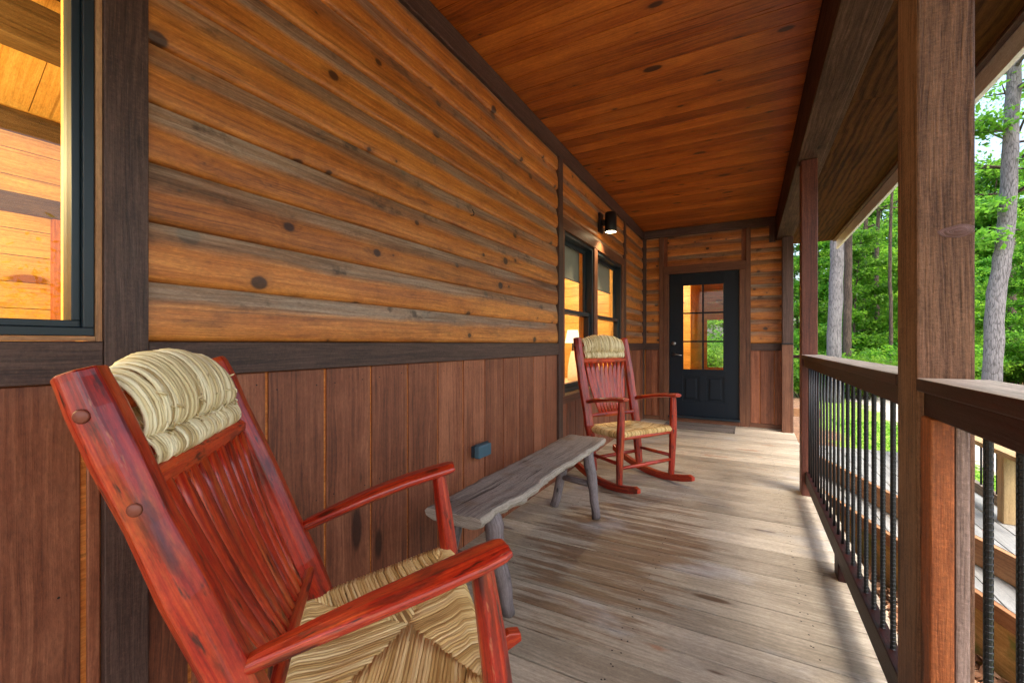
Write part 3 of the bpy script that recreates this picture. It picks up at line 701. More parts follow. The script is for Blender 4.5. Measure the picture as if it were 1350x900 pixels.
# ------------------------------------------------------------------ rocking chair
HW = 0.245
def strand(mb, pts, r, segs=6): mb.tube(pts, r, segs, caps=True, smooth=True)
def make_chair(label):
    t = thing('rocking_chair', label, 'rocking chair', local=True, group='red rocking chairs with rush seats')
    # seat: rush strands in four triangles over the four rails
    zF, zB = 0.435, 0.405; fF, fB = 0.176, -0.20; wF, wB = 0.244, 0.212
    cor = {'fl': Vector((-wF, fF, zF)), 'fr': Vector((wF, fF, zF)), 'bl': Vector((-wB, fB, zB)), 'br': Vector((wB, fB, zB))}
    cen = Vector((0, 0.05, 0.412))
    mb = MB(); rr = random.Random(3)
    sides = [('fl', 'fr', Vector((0, 1, 0))), ('br', 'bl', Vector((0, -1, 0))), ('bl', 'fl', Vector((-1, .1, 0)).normalized()), ('fr', 'br', Vector((1, .1, 0)).normalized())]
    for a, b, out in sides:
        A, B = cor[a], cor[b]; n = int((B-A).length/0.0078)
        for i in range(n):
            tt = (i+.5)/n + rr.uniform(-.18, .18)/n
            P = A.lerp(B, tt)
            E = A.lerp(cen, 2*tt) if tt < .5 else B.lerp(cen, 2*(1-tt))
            dz = Vector((0, 0, 1)); rad = 0.0044*rr.uniform(.85, 1.2); jz = rr.uniform(-.0015, .0015)
            L = (E-P).length
            pts = [P-out*.035-dz*.036, P-dz*.039+out*.008, P+out*.024-dz*.026, P+out*.030-dz*.008, P+out*.020+dz*.006, P-out*.004+dz*.0085]
            if L > 0.05:
                for q in (.25, .5, .75):
                    pts.append(P.lerp(E, q)+dz*(.006-.010*math.sin(PI*q)*min(1, L/.2)+jz)+out.cross(dz)*rr.uniform(-.0013, .0013))
            pts.append(E+dz*(.001+jz)); pts.append(E-dz*.014)
            strand(mb, pts, [rad*.8]+[rad]*(len(pts)-2)+[rad*.7])
    seat = mb.build('seat', [M_RUSH], t)
    mb = MB()
    c4 = [cor[k]-Vector((0, 0, .008)) for k in ('fl', 'fr', 'br', 'bl')]
    b = len(mb.v); mb.v += [tuple(p) for p in c4]+[tuple(p-Vector((0, 0, .022))) for p in c4]
    for f in ((3, 2, 1, 0), (4, 5, 6, 7), (0, 1, 5, 4), (1, 2, 6, 5), (2, 3, 7, 6), (3, 0, 4, 7)): mb.face([b+i for i in f], [(0, 0)]*4)
    mb.build('seat_padding', M_UNDER, seat)
    # back posts, hewn with facets
    bl = R(15.5)
    def back(z): return -0.18-(z-.40)*math.tan(bl) if z > .40 else -0.18+(.40-z)*math.tan(R(9))
    for sx in (-1, 1):
        mb = MB(); path = []; rad = []
        for i, z in enumerate((0.075, 0.2, .33, .42, .52, .63, .75, .87, .97, 1.05, 1.095, 1.108)):
            path.append((sx*(HW+.004*math.sin(z*9)-.012*(z < .4)), back(z), z))
            r = (0.029, .031, .033, .035, .037, .037, .036, .034, .034, .034, .033, .030)[i]*(1+.05*math.sin(i*2.3+sx))
            rad.append((r*1.04, r*1.10))
        mb.tube(path, rad, 8, up=(1, 0, 0.0), smooth=False, phase=PI/8)
        bp = mb.build('back_post', M_RED, t, 0.004)
        for z, ff in ((1.045, .0), (.90, .006)):
            mb = MB(); c = Vector((sx*(HW+.0365), back(z)+ff, z))
            mb.lathe([(0.0, .003), (.0085, .0028), (.0108, 0.0)], segs=14, M=Matrix.Translation(c) @ Matrix.Rotation(sx*R(90), 4, 'Y'))
            mb.build('peg', M_PEG, bp)
    # headrest: rush loops round two rails
    lean = math.tan(bl); hz = 0.922
    mb = MB(); rr = random.Random(5); half = HW-.040
    def roll(n, zc_, fc_, rz_, rf_, arch_, r_):
        for i in range(n):
            q = -1+2*(i+.5)/n; x = q*half
            e = (1-abs(q)**5*.45); ar = arch_*(1-q*q)**.8
            sk, j1, kr = rr.uniform(-.007, .007), rr.uniform(.955, 1.045), r_*rr.uniform(.75, 1.35)
            pts = []
            for k in range(26):
                a = 2*PI*k/26; ca, sa = math.cos(a), math.sin(a)
                z = zc_+ar*.55+sa*(rz_+ar*.45)*j1; f = fc_+math.copysign(abs(ca)**.85, ca)*rf_*e*j1*(1.25 if ca > 0 else .8)
                pts.append(Vector((x+sk*sa+rr.uniform(-.0010, .0010), back(hz)+f-z*lean+rr.uniform(-.0006, .0006), hz+z)))
            mb.tube(pts, kr, 6, closed=True)
    roll(80, .116, .004, .050, .040, .046, .0034)
    roll(80, .048, .006, .026, .024, .0, .0034)
    for i in range(46):           # loose frayed ends at the crease and over the top
        x = rr.uniform(-half*.95, half*.95); z = rr.choice((.066, .070, .074, .11, .14)); fo = .030 if z < .08 else .050
        a = Vector((x, back(hz)+fo-z*lean, hz+z)); d = Vector((rr.uniform(-.02, .02), rr.uniform(.002, .008), rr.uniform(-.016, .018)))
        mb.tube([a, a+d*.5+Vector((0, .003, 0)), a+d], [.0022, .0020, .0012], 5)
    mb.build('headrest', M_RUSHP, t)
    mb = MB()
    for z in (.966, 1.050): mb.tube([(-HW, back(z), z), (0, back(z), z+.012), (HW, back(z), z)], [.015, .017, .015], 8)
    mb.build('headrest_rail', M_RED, t)
    mb = MB(); zc = .922
    mb.tube([(-HW, back(zc)+.004, zc), (-.12, back(zc)+.002, zc), (.12, back(zc)+.002, zc), (HW, back(zc)+.004, zc)], [(.014, .017), (.018, .026), (.018, .026), (.014, .017)], 8, up=(0, 0, 1), smooth=False, phase=PI/8); mb.build('crest_rail', M_RED, t, .003)
    mb = MB(); zl = .495
    mb.tube([(-HW, back(zl)+.012, zl), (0, back(zl)+.006, zl), (HW, back(zl)+.012, zl)], [(.013, .013), (.016, .024), (.013, .013)], 8, up=(0, 0, 1), smooth=False); mb.build('lower_back_rail', M_RED, t, .003)
    for i in range(9):
        q = (i-4)/4
        mb = MB(); path = []; rad = []
        for j in range(7):
            s = j/6; z = zl+.005+(zc-zl-.01)*s
            w = .0120+.0145*math.sin(PI*min(1, s*.92))
            path.append((q*(.122+.068*s), back(z)+.008-.010*math.sin(PI*s), z)); rad.append((w*(.92+.16*((i*7+j*3) % 5)/5), .0080))
        mb.tube(path, rad, 8, up=(0, 1, 0)); mb.build('spindle', M_RED, t)
    # arms, front legs
    for sx in (-1, 1):
        za0, za1 = .604, .690; f0 = back(.60)+.02
        path = []; rad = []
        for s, w, h, bow in ((0, .016, .013, 0), (.06, .020, .016, .0), (.22, .028, .018, .006), (.45, .036, .019, .013), (.68, .040, .019, .016), (.88, .041, .0185, .012), (.965, .037, .017, .008), (1.0, .030, .013, .006)):
            path.append((sx*(HW+.005+bow), f0+(.243-f0)*s, za0+(za1-za0)*s+.010*math.sin(PI*s))); rad.append((w, h))
        mb = MB(); mb.tube(path, rad, 8, up=(0, 0, 1), smooth=False, phase=PI/8); mb.build('armrest', M_RED, t, 0.005, )
        mb = MB()
        mb.tube([(sx*.258, .196, .070), (sx*.260, .196, .25), (sx*.260, .196, .42), (sx*.258, .194, .55), (sx*.256, .190, .676)], [(.023, .025), (.026, .029), (.029, .032), (.027, .029), (.022, .024)], 8, up=(1, 0, 0), smooth=False, phase=PI/8)
        mb.build('leg', M_RED, t, 0.004)
        # rocker
        Rr = 1.15; mb = MB(); b = len(mb.v); n = 22; ou = random.uniform(0, 30)
        fs = [-.46+.86*i/n for i in range(n+1)]
        for f in fs:
            zb = Rr-math.sqrt(Rr*Rr-f*f); e = 1.0 if f < .37 else .55
            for (dx, dzz) in ((-.0165, 0.001), (.0165, 0.001), (.0165, .052*e), (-.0165, .052*e)):
                xc = sx*(.246+(.02*(f+.5)))
                mb.v.append((xc+dx, f, zb+dzz))
        for i in range(n):
            for k in range(4):
                k2 = (k+1) % 4
                u0, u1 = fs[i]+ou, fs[i+1]+ou
                mb.face([b+i*4+k, b+i*4+k2, b+(i+1)*4+k2, b+(i+1)*4+k], [(u0, k*.05), (u0, k*.05+.05), (u1, k*.05+.05), (u1, k*.05)])
        mb.face([b, b+3, b+2, b+1], [(0, 0)]*4); mb.face([b+n*4+k for k in range(4)], [(0, 0)]*4)
        mb.build('rocker', M_RED, t, 0.004)
        mb = MB(); mb.tube([(sx*.238, back(.2), .20), (sx*.258, .196, .215)], [.013, .014], 8); mb.build('stretcher', M_RED, t)
    for f, z, w in ((.196, .185, .258), (back(.17), .17, .236), (.196, .40, .258)):
        mb = MB(); mb.tube([(-w, f, z), (0, f, z), (w, f, z)], [.012, .016, .012], 8); mb.build('stretcher', M_RED, t)
    return t
M_PEG = plain('peg_wood', C(120, 62, 44), 0.5)
def rock(t, phi):
    """tip the chair back by rolling it on its rockers"""
    return Matrix.Translation((0, 0, 1.15)) @ Matrix.Rotation(phi, 4, 'X') @ Matrix.Translation((0, 0, -1.15))
ch = make_chair('red rocking chair with woven seat in the left foreground')
ch2 = dup(ch)
ch2['label'] = 'red rocking chair standing beyond the grey bench near the windows'
ch.matrix_world = Matrix.Translation((-0.815, 0.712, 0.001)) @ Matrix.Rotation(R(-43.8), 4, 'Z') @ rock(ch, R(6.3)) @ Matrix.Diagonal((1.12, 1, 1, 1))
ch2.matrix_world = Matrix.Translation((-0.815, 3.515, 0.001)) @ Matrix.Rotation(R(-122.2), 4, 'Z') @ rock(ch2, R(-2.5)) @ Matrix.Diagonal((1.08, 1, 1.03, 1))

# ------------------------------------------------------------------ bench
bn = thing('plank_bench', 'weathered grey plank bench with branch legs against the wall', 'bench', (-1.0, 2.14, 0))
mb = MB(); NX, NY = 18, 90
y0, y1 = 1.36, 2.95; th = .050
def edge(y, s):
    e = .017*mnoise.noise(Vector((y*3.1, s*7.7, 1)))+.009*mnoise.noise(Vector((y*11, s*3.3, 2)))+.004*mnoise.noise(Vector((y*35, s, 2)))
    return (-.872+e*1.2) if s > 0 else (-1.135+e)
def ends(x, s): return s*(.012*mnoise.noise(Vector((x*14, s*5, 3)))+.012*mnoise.noise(Vector((x*40, s*5, 3))))
def zt(x, y): return .455+.0035*mnoise.noise(Vector((x*9, y*4, 5)))+.0016*mnoise.noise(Vector((x*60, y*5, 6)))
b = len(mb.v)
rows = [('t', 0)]
def ptt(i, j, lay):
    v_ = j/NY; y = y0+(y1-y0)*v_
    xa, xb = edge(y, -1), edge(y, 1); x = xa+(xb-xa)*i/NX
    y += ends(x, -1)*(1-v_)**6+ends(x, 1)*v_**6
    z = zt(x, y)
    return x, y, z
for j in range(NY+1):
    # ring across: top row then under row with a rounded live edge
    ring_ = []
    for i in range(NX+1): ring_.append(ptt(i, j, 0))
    xa, ya, za = ring_[0]; xb, yb, zb = ring_[-1]
    thk = th*(1+.35*mnoise.noise(Vector((ya*4, 2, 8))))
    f1 = .016*mnoise.noise(Vector((yb*13, 4, 2)))+.012*mnoise.noise(Vector((yb*38, 4, 7)))
    f2 = .016*mnoise.noise(Vector((yb*11, 9, 2)))+.012*mnoise.noise(Vector((yb*41, 8, 7)))
    side = [(xb+.010+f1*.6, yb, zb-thk*.16), (xb+.012+f1, yb, zb-thk*.38), (xb+.004+f2, yb, zb-thk*.65), (xb-.012+f2, yb, zb-thk*.9), (xb-.035, yb, zb-thk), (xa+.03, ya, za-thk), (xa-.004+f2, ya, za-thk*.7), (xa-.012+f1, ya, za-thk*.3)]
    mb.v += ring_+side
W_ = NX+1+8
for j in range(NY):
    for i in range(W_):
        i2 = (i+1) % W_
        a, c_, d_, e_ = b+j*W_+i, b+j*W_+i2, b+(j+1)*W_+i2, b+(j+1)*W_+i
        top = i < NX
        yy0, yy1 = y0+(y1-y0)*j/NY, y0+(y1-y0)*(j+1)/NY
        v0 = i*.0157; v1 = (i+1)*.0157
        mb.face([a, c_, d_, e_], [(yy0, v0), (yy0, v1), (yy1, v1), (yy1, v0)], sm=True, mi=0 if top else 1)
for j, rev in ((0, False), (NY, True)):
    idx = [b+j*W_+i for i in range(W_)]
    mb.face(idx[::-1] if not rev else idx, [(mb.v[q][0]*.3, mb.v[q][2]) for q in (idx[::-1] if not rev else idx)], mi=1)
mb.build('plank', [M_BENCH, M_LIVE], bn)
def leg(top, bot, r0, r1):
    mb = MB(); n = 9; rr = random.Random(int(top[1]*100)+int(top[0]*1000)); path = []; rad = []
    for i in range(n):
        s = i/(n-1); p = Vector(top).lerp(Vector(bot), s)
        p += Vector((rr.uniform(-.005, .005), rr.uniform(-.005, .005), 0))*(1 if 0 < i < n-1 else 0)
        path.append(p); rad.append((r0+(r1-r0)*s)*rr.uniform(.93, 1.08))
    mb.tube(path, rad, 12); mb.build('leg', M_BARK2, bn)
leg((-.915, 1.50, .425), (-.862, 1.552, .0015), .038, .027)
leg((-1.09, 1.50, .425), (-1.16, 1.53, .0015), .036, .027)
leg((-.925, 2.74, .425), (-.845, 2.665, .0015), .037, .027)
leg((-1.07, 2.80, .425), (-1.165, 2.735, .0015), .034, .027)
mb = MB(); mb.tube([(-1.13, 1.522, .205), (-1.0, 1.53, .20), (-.872, 1.535, .205)], [.018, .021, .020], 10); mb.build('stretcher', M_BARK2, bn)
mb = MB(); mb.tube([(-1.125, 2.765, .20), (-1.0, 2.74, .197), (-.88, 2.70, .20)], [.018, .02, .018], 10); mb.build('stretcher', M_BARK2, bn)

# ------------------------------------------------------------------ interior seen through the glass
def bwall(mb, axis, pos, a0, a1, z0, z1, pitch=.14, th=.02, dirn=1):
    z = z0
    while z < z1-1e-4:
        zz = min(z+pitch-.004, z1)
        if axis == 'x': mb.box(pos-th*(dirn < 0), pos+th*(dirn > 0), a0, a1, z, zz, grain='y')
        else: mb.box(a0, a1, pos-th*(dirn < 0), pos+th*(dirn > 0), z, zz, grain='x')
        z += pitch
IW = WX-.142
mb = MB()
bwall(mb, 'x', -3.42, -1.9, 2.38, -.1, 2.36)
bwall(mb, 'y', 2.40, -3.42, IW, -.1, 3.2); bwall(mb, 'y', -1.9, -3.42, IW, -.1, 3.2, dirn=-1)
mb.box(-3.42, IW, 2.42, 2.47, -.1, 3.2)
bwall(mb, 'x', -3.9, 2.5, 6.5, -.1, 2.45, dirn=1); bwall(mb, 'y', 6.48, -3.9, IW, -.1, 2.45, dirn=1)
bwall(mb, 'y', 8.6, -2.0, -0.93, -.1, 2.4, dirn=1)
bwall(mb, 'x', -2.0, 6.75, 8.6, -.1, 2.4, dirn=1); 
bwall(mb, 'x', -0.93, 8.64, 11.4, -.1, 2.4, dirn=-1); bwall(mb, 'x', 0.30, 6.75, 11.4, -.1, 2.4, dirn=1)
bwall(mb, 'y', 11.4, -2.0, -0.86, -.1, 2.4); bwall(mb, 'y', 11.4, -0.15, 0.3, -.1, 2.4); bwall(mb, 'y', 11.4, -0.86, -0.15, -.1, .55); bwall(mb, 'y', 11.4, -0.86, -0.15, 1.68, 2.4)
# light tight outer skin of the rooms
mb.box(-3.5, -3.43, -2.0, 2.47, -.2, 3.25); mb.box(-4.0, -3.93, 2.4, 6.6, -.2, 3.25); mb.box(-4.0, IW, 6.51, 6.56, -.2, 3.25); mb.box(-3.5, IW, -2.0, -1.93, -.2, 3.25)
mb.box(-2.1, -2.03, 6.7, 11.5, -.2, 2.6); mb.box(0.33, 0.38, 6.75, 11.5, -.2, 2.6)
tag(mb.build('interior_wall', M_PINE, None), 'yellow pine board walls of the lit rooms', 'wall', kind='structure')
mb = MB(); mb.box(-4.0, IW, -2.0, 6.6, -.2, -.12); mb.box(-2.1, .38, 6.745, 11.5, -.2, -.12)
tag(mb.build('interior_floor', M_FLOORI, None), 'brown floor of the lit rooms', 'floor', kind='structure')
mb = MB()
sl = math.atan2(.62, .95); Ml = Matrix.Translation((-3.42, 0, 2.345)) @ Matrix.Rotation(-sl, 4, 'Y')
yy = -1.9
while yy < 2.38:
    mb.box(0, 1.16, yy, min(yy+.176, 2.39), 0, .02, grain='x', M=Ml); yy += .18
mb.box(-2.46, IW, -1.9, 2.39, 2.50, 2.52, grain='y', mi=1)
mb.box(-4.0, IW, 2.47, 6.5, 2.45, 2.48); mb.box(-2.1, .38, 6.75, 11.5, 2.4, 2.45)
mb.box(-3.5, IW, -1.93, 2.47, 3.2, 3.24)
tag(mb.build('interior_ceiling', [M_PINE, M_PINED], None), 'pine ceilings of the lit rooms', 'ceiling', kind='structure')
def trimthing(name, label, *a):
    return tag(bx(name, M_PINED, None, *a, grain='y'), label, 'beam')
trimthing('ceiling_beam', 'dark ceiling beam inside the left window', -2.52, -2.40, -1.89, 2.38, 2.26, 2.42)
trimthing('wall_rail', 'upper brown rail on the pine wall inside the left window', -3.398, -3.36, -1.89, 2.38, 2.22, 2.335)
cb = thing('pine_door', 'pine plank door with brown casing inside the left window', 'door', (-3.39, 0.3, 0))
bx('casing_board', M_PINED, cb, -3.398, -3.36, -0.6, 0.98, 1.80, 1.90, grain='y')
bx('casing_board', M_GAPW, cb, -3.398, -3.36, 0.88, 0.98, -.1, 1.798, grain='z')
# bedroom
bd = thing('bed', 'white bed with propped pillows seen through the sash window', 'bed', (-2.3, 5.3, -.12))
bx('mattress', M_WHITE, bd, -3.0, -1.62, 4.9, 6.35, .25, .58, bevel=.05)
bx('bed_frame', M_PINED, bd, -3.02, -1.60, 4.88, 6.4, -.1, .24)
mb = MB(); Mp = Matrix.Translation((-1.98, 5.75, .80)) @ Matrix.Rotation(R(-18), 4, 'X')
n = 10
for sgn in (1, -1):
    b = len(mb.v)
    for i in range(n+1):
        for j in range(n+1):
            a, c_ = i/n*2-1, j/n*2-1
            h = .085*((1-a**4)*(1-c_**4))**.5
            mb.v.append(tuple(Mp @ Vector((a*.25*(1-.07*c_*c_), sgn*h, c_*.23*(1-.07*a*a)))))
    for i in range(n):
        for j in range(n):
            f = [b+i*(n+1)+j, b+(i+1)*(n+1)+j, b+(i+1)*(n+1)+j+1, b+i*(n+1)+j+1]
            mb.face(f if sgn < 0 else f[::-1], [(0, 0)]*4, sm=True)
tag(mb.build('pillow', M_WHITE, None), 'white square pillow propped on the bed behind the sash window', 'pillow')
tl = thing('bedside_lamp', 'small lit lamp beside the bed behind the sash window', 'lamp', (-2.35, 6.25, .9))
mb = MB(); mb.lathe([(.06, -.3), (.06, -.28), (.012, -.27), (.012, .25), (0, .26)], (-2.35, 6.25, .9), 14); mb.build('stem', M_BLACK, tl)
mb = MB(); mb.lathe([(.12, .22), (.08, .42)], (-2.35, 6.25, .9), 20, caps=False); mb.build('lamp_shade', M_GLOW2, tl)
def plight(name, loc, e, col=(1.0, .62, .26), r=.12):
    l = bpy.data.lights.new(name, 'POINT'); l.energy = e; l.color = col; l.shadow_soft_size = r
    o = bpy.data.objects.new(name, l); COL.objects.link(o); o.location = loc; return o
plight('room_lamp_light', (-2.1, -0.3, 1.75), 48, (1, .78, .36))
plight('bedroom_lamp_light', (-2.6, 5.0, 2.1), 26, (1, .84, .52))
plight('hall_lamp_light', (-1.3, 7.4, 2.1), 26, (1, .85, .5))

# ------------------------------------------------------------------ outdoors: ground
def hgt(x, y):
    d = math.hypot(x-1, y-2)
    h = -0.76 + 0.03*mnoise.noise(Vector((x*.7, y*.7, 0))) + 0.10*mnoise.noise(Vector((x*.15, y*.15, 3)))*min(1, d/10)
    h += 0.9*max(0, min(1, (d-13)/22))**1.3 + 1.2*max(0, min(1, (d-40)/80))
    return h
def ground_mat():
    T = NT('forest_ground')
    oc = T.n('ShaderNodeTexCoord').outputs['Object']
    sp = T.n('ShaderNodeSeparateXYZ', None, Vector=oc); X, Y = sp.outputs[0], sp.outputs[1]
    n1 = T.noise(oc, 9.0, 6, 0.65); n2 = T.noise(oc, 0.9, 4); n3 = T.noise(oc, 40.0, 3, 0.6)
    litter = T.ramp(T.math('ADD', T.math('MULTIPLY', n1, 0.6), T.math('MULTIPLY', n3, 0.4)), [(0.32, C(58, 40, 28)), (0.5, C(124, 90, 64)), (0.7, C(176, 142, 108))])
    vo = T.n('ShaderNodeTexVoronoi', None, Vector=oc, Scale=38.0)
    gravel = T.ramp(T.math('ADD', T.math('MULTIPLY', vo.outputs['Distance'], 0.5), T.math('MULTIPLY', n1, 0.6)), [(0.25, C(120, 112, 104)), (0.5, C(176, 166, 156)), (0.75, C(206, 198, 188))])
    moss = T.ramp(T.math('ADD', T.math('MULTIPLY', n1, 0.5), T.math('MULTIPLY', n3, 0.5)), [(0.3, C(78, 104, 30)), (0.7, C(150, 186, 62))])
    xw = T.math('ADD', X, T.math('MULTIPLY', T.math('SUBTRACT', n2, 0.5), 1.6))
    g = T.math('MULTIPLY', T.smooth(xw, 1.4, 1.7), T.math('SUBTRACT', 1.0, T.smooth(xw, 2.9, 3.3)))
    r = T.math('MULTIPLY', T.smooth(xw, 2.9, 3.3), T.math('SUBTRACT', 1.0, T.smooth(T.math('ADD', xw, T.math('MULTIPLY', Y, 0.30)), 9.3, 10.4)))
    c = T.mix(g, litter, moss); c = T.mix(r, c, gravel)
    T.bsdf(Base_Color=c, Roughness=0.9, Normal=T.bump(T.math('ADD', n1, n3), 0.8, 0.03))
    return T.m
mb = MB()
def axis_pts():
    a = [0.0]; s = 0.5
    while a[-1] < 260: a.append(a[-1]+s); s *= 1.09
    return [-q for q in a[:0:-1]]+a
AX = axis_pts(); n = len(AX)
V = [(x+1, y+5, hgt(x+1, y+5)) for x in AX for y in AX]
F = [[i*n+j, (i+1)*n+j, (i+1)*n+j+1, i*n+j+1] for i in range(n-1) for j in range(n-1)]
me = bpy.data.meshes.new('ground'); me.from_pydata(V, [], F); me.materials.append(ground_mat())
me.polygons.foreach_set('use_smooth', [True]*len(F))
gr = bpy.data.objects.new('ground', me); COL.objects.link(gr)
tag(gr, 'leaf covered ground with mossy strip and gravel drive', 'ground', kind='structure')

# ------------------------------------------------------------------ landing and steps beyond the railing
lp = thing('wooden_steps', 'grey plank landing and lower step with brown edges outside the railing', 'steps', (1.1, 4.8, -.75))
SL = -3.227
def line(x, off=0.0): return 6.56+(x-.52+off*1.0)*SL          # edge of the landing, shifted outward
x = .53; k = 0
while x < 1.74:
    xb = min(x+.140, 1.74)
    m = MB(); m.poly([(x, line(x)), (xb, line(xb)), (xb, 6.56), (x, 6.56)], -.185, -.15, grain=(0, 1)); m.build('tread', M_STEP, lp, .003)
    x += .1455
x = .515
while x < 1.62:
    xb = min(x+.140, 1.62)
    yl0, yl1 = line(x, .27), line(xb, .27)
    m = MB(); m.poly([(x, min(yl0, 6.5)), (xb, min(yl1, 6.5)), (xb, min(line(xb)+.02, 6.52)), (x, min(line(x)+.02, 6.52))], -.365, -.33, grain=(0, 1)); m.build('tread', M_STEP, lp, .003)
    x += .1455
e = Vector((.296, -.955, 0)); ang = math.atan2(e.y, e.x)
def edgeboard(mat, off, z0, z1, th=.035, s0=0.0, s1=4.1):
    o = Vector((.52-off, 6.56, 0))
    M = Matrix.Translation(o) @ Matrix.Rotation(ang, 4, 'Z')
    m = MB(); m.box(s0, s1, -th, 0, z0, z1, grain='x', M=M); m.build('riser', mat, lp, .004)
edgeboard(M_STEPB, -.002, -.325, -.153, s1=3.85)
edgeboard(M_STEPB, .268, -.425, -.333, s0=1.0, s1=3.85)
edgeboard(M_OCHRE, .255, -.80, -.428, s0=1.0, s1=3.85)
sr = thing('stair_railing', 'pale unpainted railing of the steps with thin black balusters', 'railing', (1.62, 5.2, -.15))
m = MB(); m.box(1.57, 1.665, 4.30, 4.39, -.149, .325, grain='z'); m.build('newel', M_NEWWOOD, sr, .004)
bx('top_rail', M_NEWWOOD, sr, 1.55, 1.685, 3.95, 6.5, .328, .362, grain='y')
bx('bottom_rail', M_BENCH, sr, 1.60, 1.64, 4.392, 6.5, -.08, .0, grain='y')
for i in range(16): rebar(1.618, 4.52+i*.125, -.001, .329, .007, fine=False).build('baluster', M_REBAR, sr)
m = rebar(1.565, 4.06, -.26, .329, .008, fine=False); m.build('baluster', M_REBAR, sr)
lr = thing('landing_rail', 'short rail running outward from the farthest post', 'railing', (1.0, 6.47, 0))
bx('top_rail', M_RAIL, lr,   .502, 0.80, 6.44, 6.52, .93, .97, grain='x')
bx('bottom_rail', M_STEPB, lr, .502, 0.80, 6.46, 6.50, .20, .30, grain='x')
for i in range(1): rebar(.65+i*.13, 6.48, .29, .931, .0075, fine=False).build('baluster', M_REBAR, lr)

# dead leaves under the railing
rr = random.Random(11)
mb = MB()
def deadleaf(mb, p, s, rr):
    a = rr.uniform(0, 2*PI); M = Matrix.Translation(p) @ Matrix.Rotation(a, 4, 'Z') @ Matrix.Rotation(rr.uniform(-.5, .5), 4, 'X') @ Matrix.Rotation(rr.uniform(-.5, .5), 4, 'Y')
    b = len(mb.v); cv = rr.uniform(.1, .45)
    for q, w in ((-1, .0), (-.5, .34), (0, .42), (.5, .3), (1, 0.02)):
        for sx in (-1, 0, 1): mb.v.append(tuple(M @ Vector((q*s, sx*w*s, abs(sx)*w*s*cv+cv*.3*q*q*s))))
    for i in range(4):
        for j in range(2):
            mb.face([b+i*3+j, b+i*3+j+1, b+i*3+j+4, b+i*3+j+3], [(i*.02, j*.02)]*4, sm=True)
for i in range(5200):
    x, y = rr.uniform(.55, 2.0), rr.uniform(-.5, 5.2)
    deadleaf(mb, Vector((x, y, hgt(x, y)+rr.uniform(.004, .05))), rr.uniform(.03, .075), rr)
def leaf_mat(name, stops, trans, tw=.45, rough=.45):
    T = NT(name)
    rnd = T.n('ShaderNodeNewGeometry').outputs['Random Per Island']
    c = T.ramp(rnd, stops)
    oi = T.n('ShaderNodeObjectInfo').outputs['Random']
    c = T.n('ShaderNodeHueSaturation', None, Hue=T.math('ADD', .485, T.math('MULTIPLY', oi, .03)), Value=T.math('ADD', .8, T.math('MULTIPLY', oi, .4)), Color=c).outputs[0]
    b = T.n('ShaderNodeBsdfPrincipled', None, Base_Color=c, Roughness=rough)
    b.inputs['Specular IOR Level'].default_value = .3
    tr = T.n('ShaderNodeBsdfTranslucent', None, Color=T.mix(.5, c, trans, 'MIX')).outputs[0]
    mx = T.n('ShaderNodeMixShader', None, i0=tw, i1=b.outputs[0], i2=tr).outputs[0]
    T.t.links.new(mx, T.out.inputs[0]); return T.m
M_DEAD = leaf_mat('dead_leaf', [(0, C(84, 52, 36)), (.35, C(140, 96, 70)), (.7, C(182, 140, 112)), (1, C(206, 178, 152))], C(160, 100, 60), .12)
tag(mb.build('dead_leaves', M_DEAD, None), 'brown dead leaves scattered on the ground below the railing', 'leaves', kind='stuff')
M_LEAF = leaf_mat('green_leaf', [(0, (.04, .14, .016, 1)), (.4, (.08, .26, .03, 1)), (.75, (.16, .38, .04, 1)), (1, (.27, .50, .06, 1))], (.40, .78, .06, 1), .58)
M_LEAFD = leaf_mat('deep_green_leaf', [(0, (.026, .10, .016, 1)), (.5, (.085, .26, .03, 1)), (1, (.22, .45, .055, 1))], (.30, .66, .05, 1), .58)
M_LEAFY = leaf_mat('pale_green_leaf', [(0, (.06, .17, .016, 1)), (.5, (.12, .30, .03, 1)), (1, (.30, .52, .06, 1))], (.46, .78, .07, 1), .58)
def bark_mat(name, a, b_, c):
    T = NT(name)
    oc = T.n('ShaderNodeTexCoord').outputs['Object']
    sp = T.n('ShaderNodeSeparateXYZ', None, Vector=oc)
    v = T.comb(T.math('MULTIPLY', sp.outputs[0], 34.0), T.math('MULTIPLY', sp.outputs[1], 34.0), T.math('MULTIPLY', sp.outputs[2], 6.0))
    n1 = T.noise(v, 1.0, 6, 0.7); vo = T.n('ShaderNodeTexVoronoi', {'feature': 'DISTANCE_TO_EDGE'}, Vector=v, Scale=0.8).outputs[0]
    ck = T.smooth(T.math('ADD', vo, T.math('MULTIPLY', n1, .35)), 0.10, 0.32)
    n2 = T.noise(oc, 1.2, 3)
    col = T.ramp(T.math('ADD', T.math('MULTIPLY', n1, 0.6), T.math('MULTIPLY', n2, 0.4)), [(0.3, a), (0.5, b_), (0.72, c)])
    col = T.mix(ck, tuple(q*.6 for q in a[:3])+(1,), col)
    T.bsdf(Base_Color=col, Roughness=0.9, Normal=T.bump(T.math('ADD', T.math('MULTIPLY', ck, .7), n1), 0.7, 0.02))
    return T.m
M_BARKP = bark_mat('pale_bark', C(82, 80, 80), C(116, 114, 116), C(144, 142, 144))
M_BARKD = bark_mat('brown_bark', C(44, 36, 30), C(82, 68, 58), C(120, 104, 90))

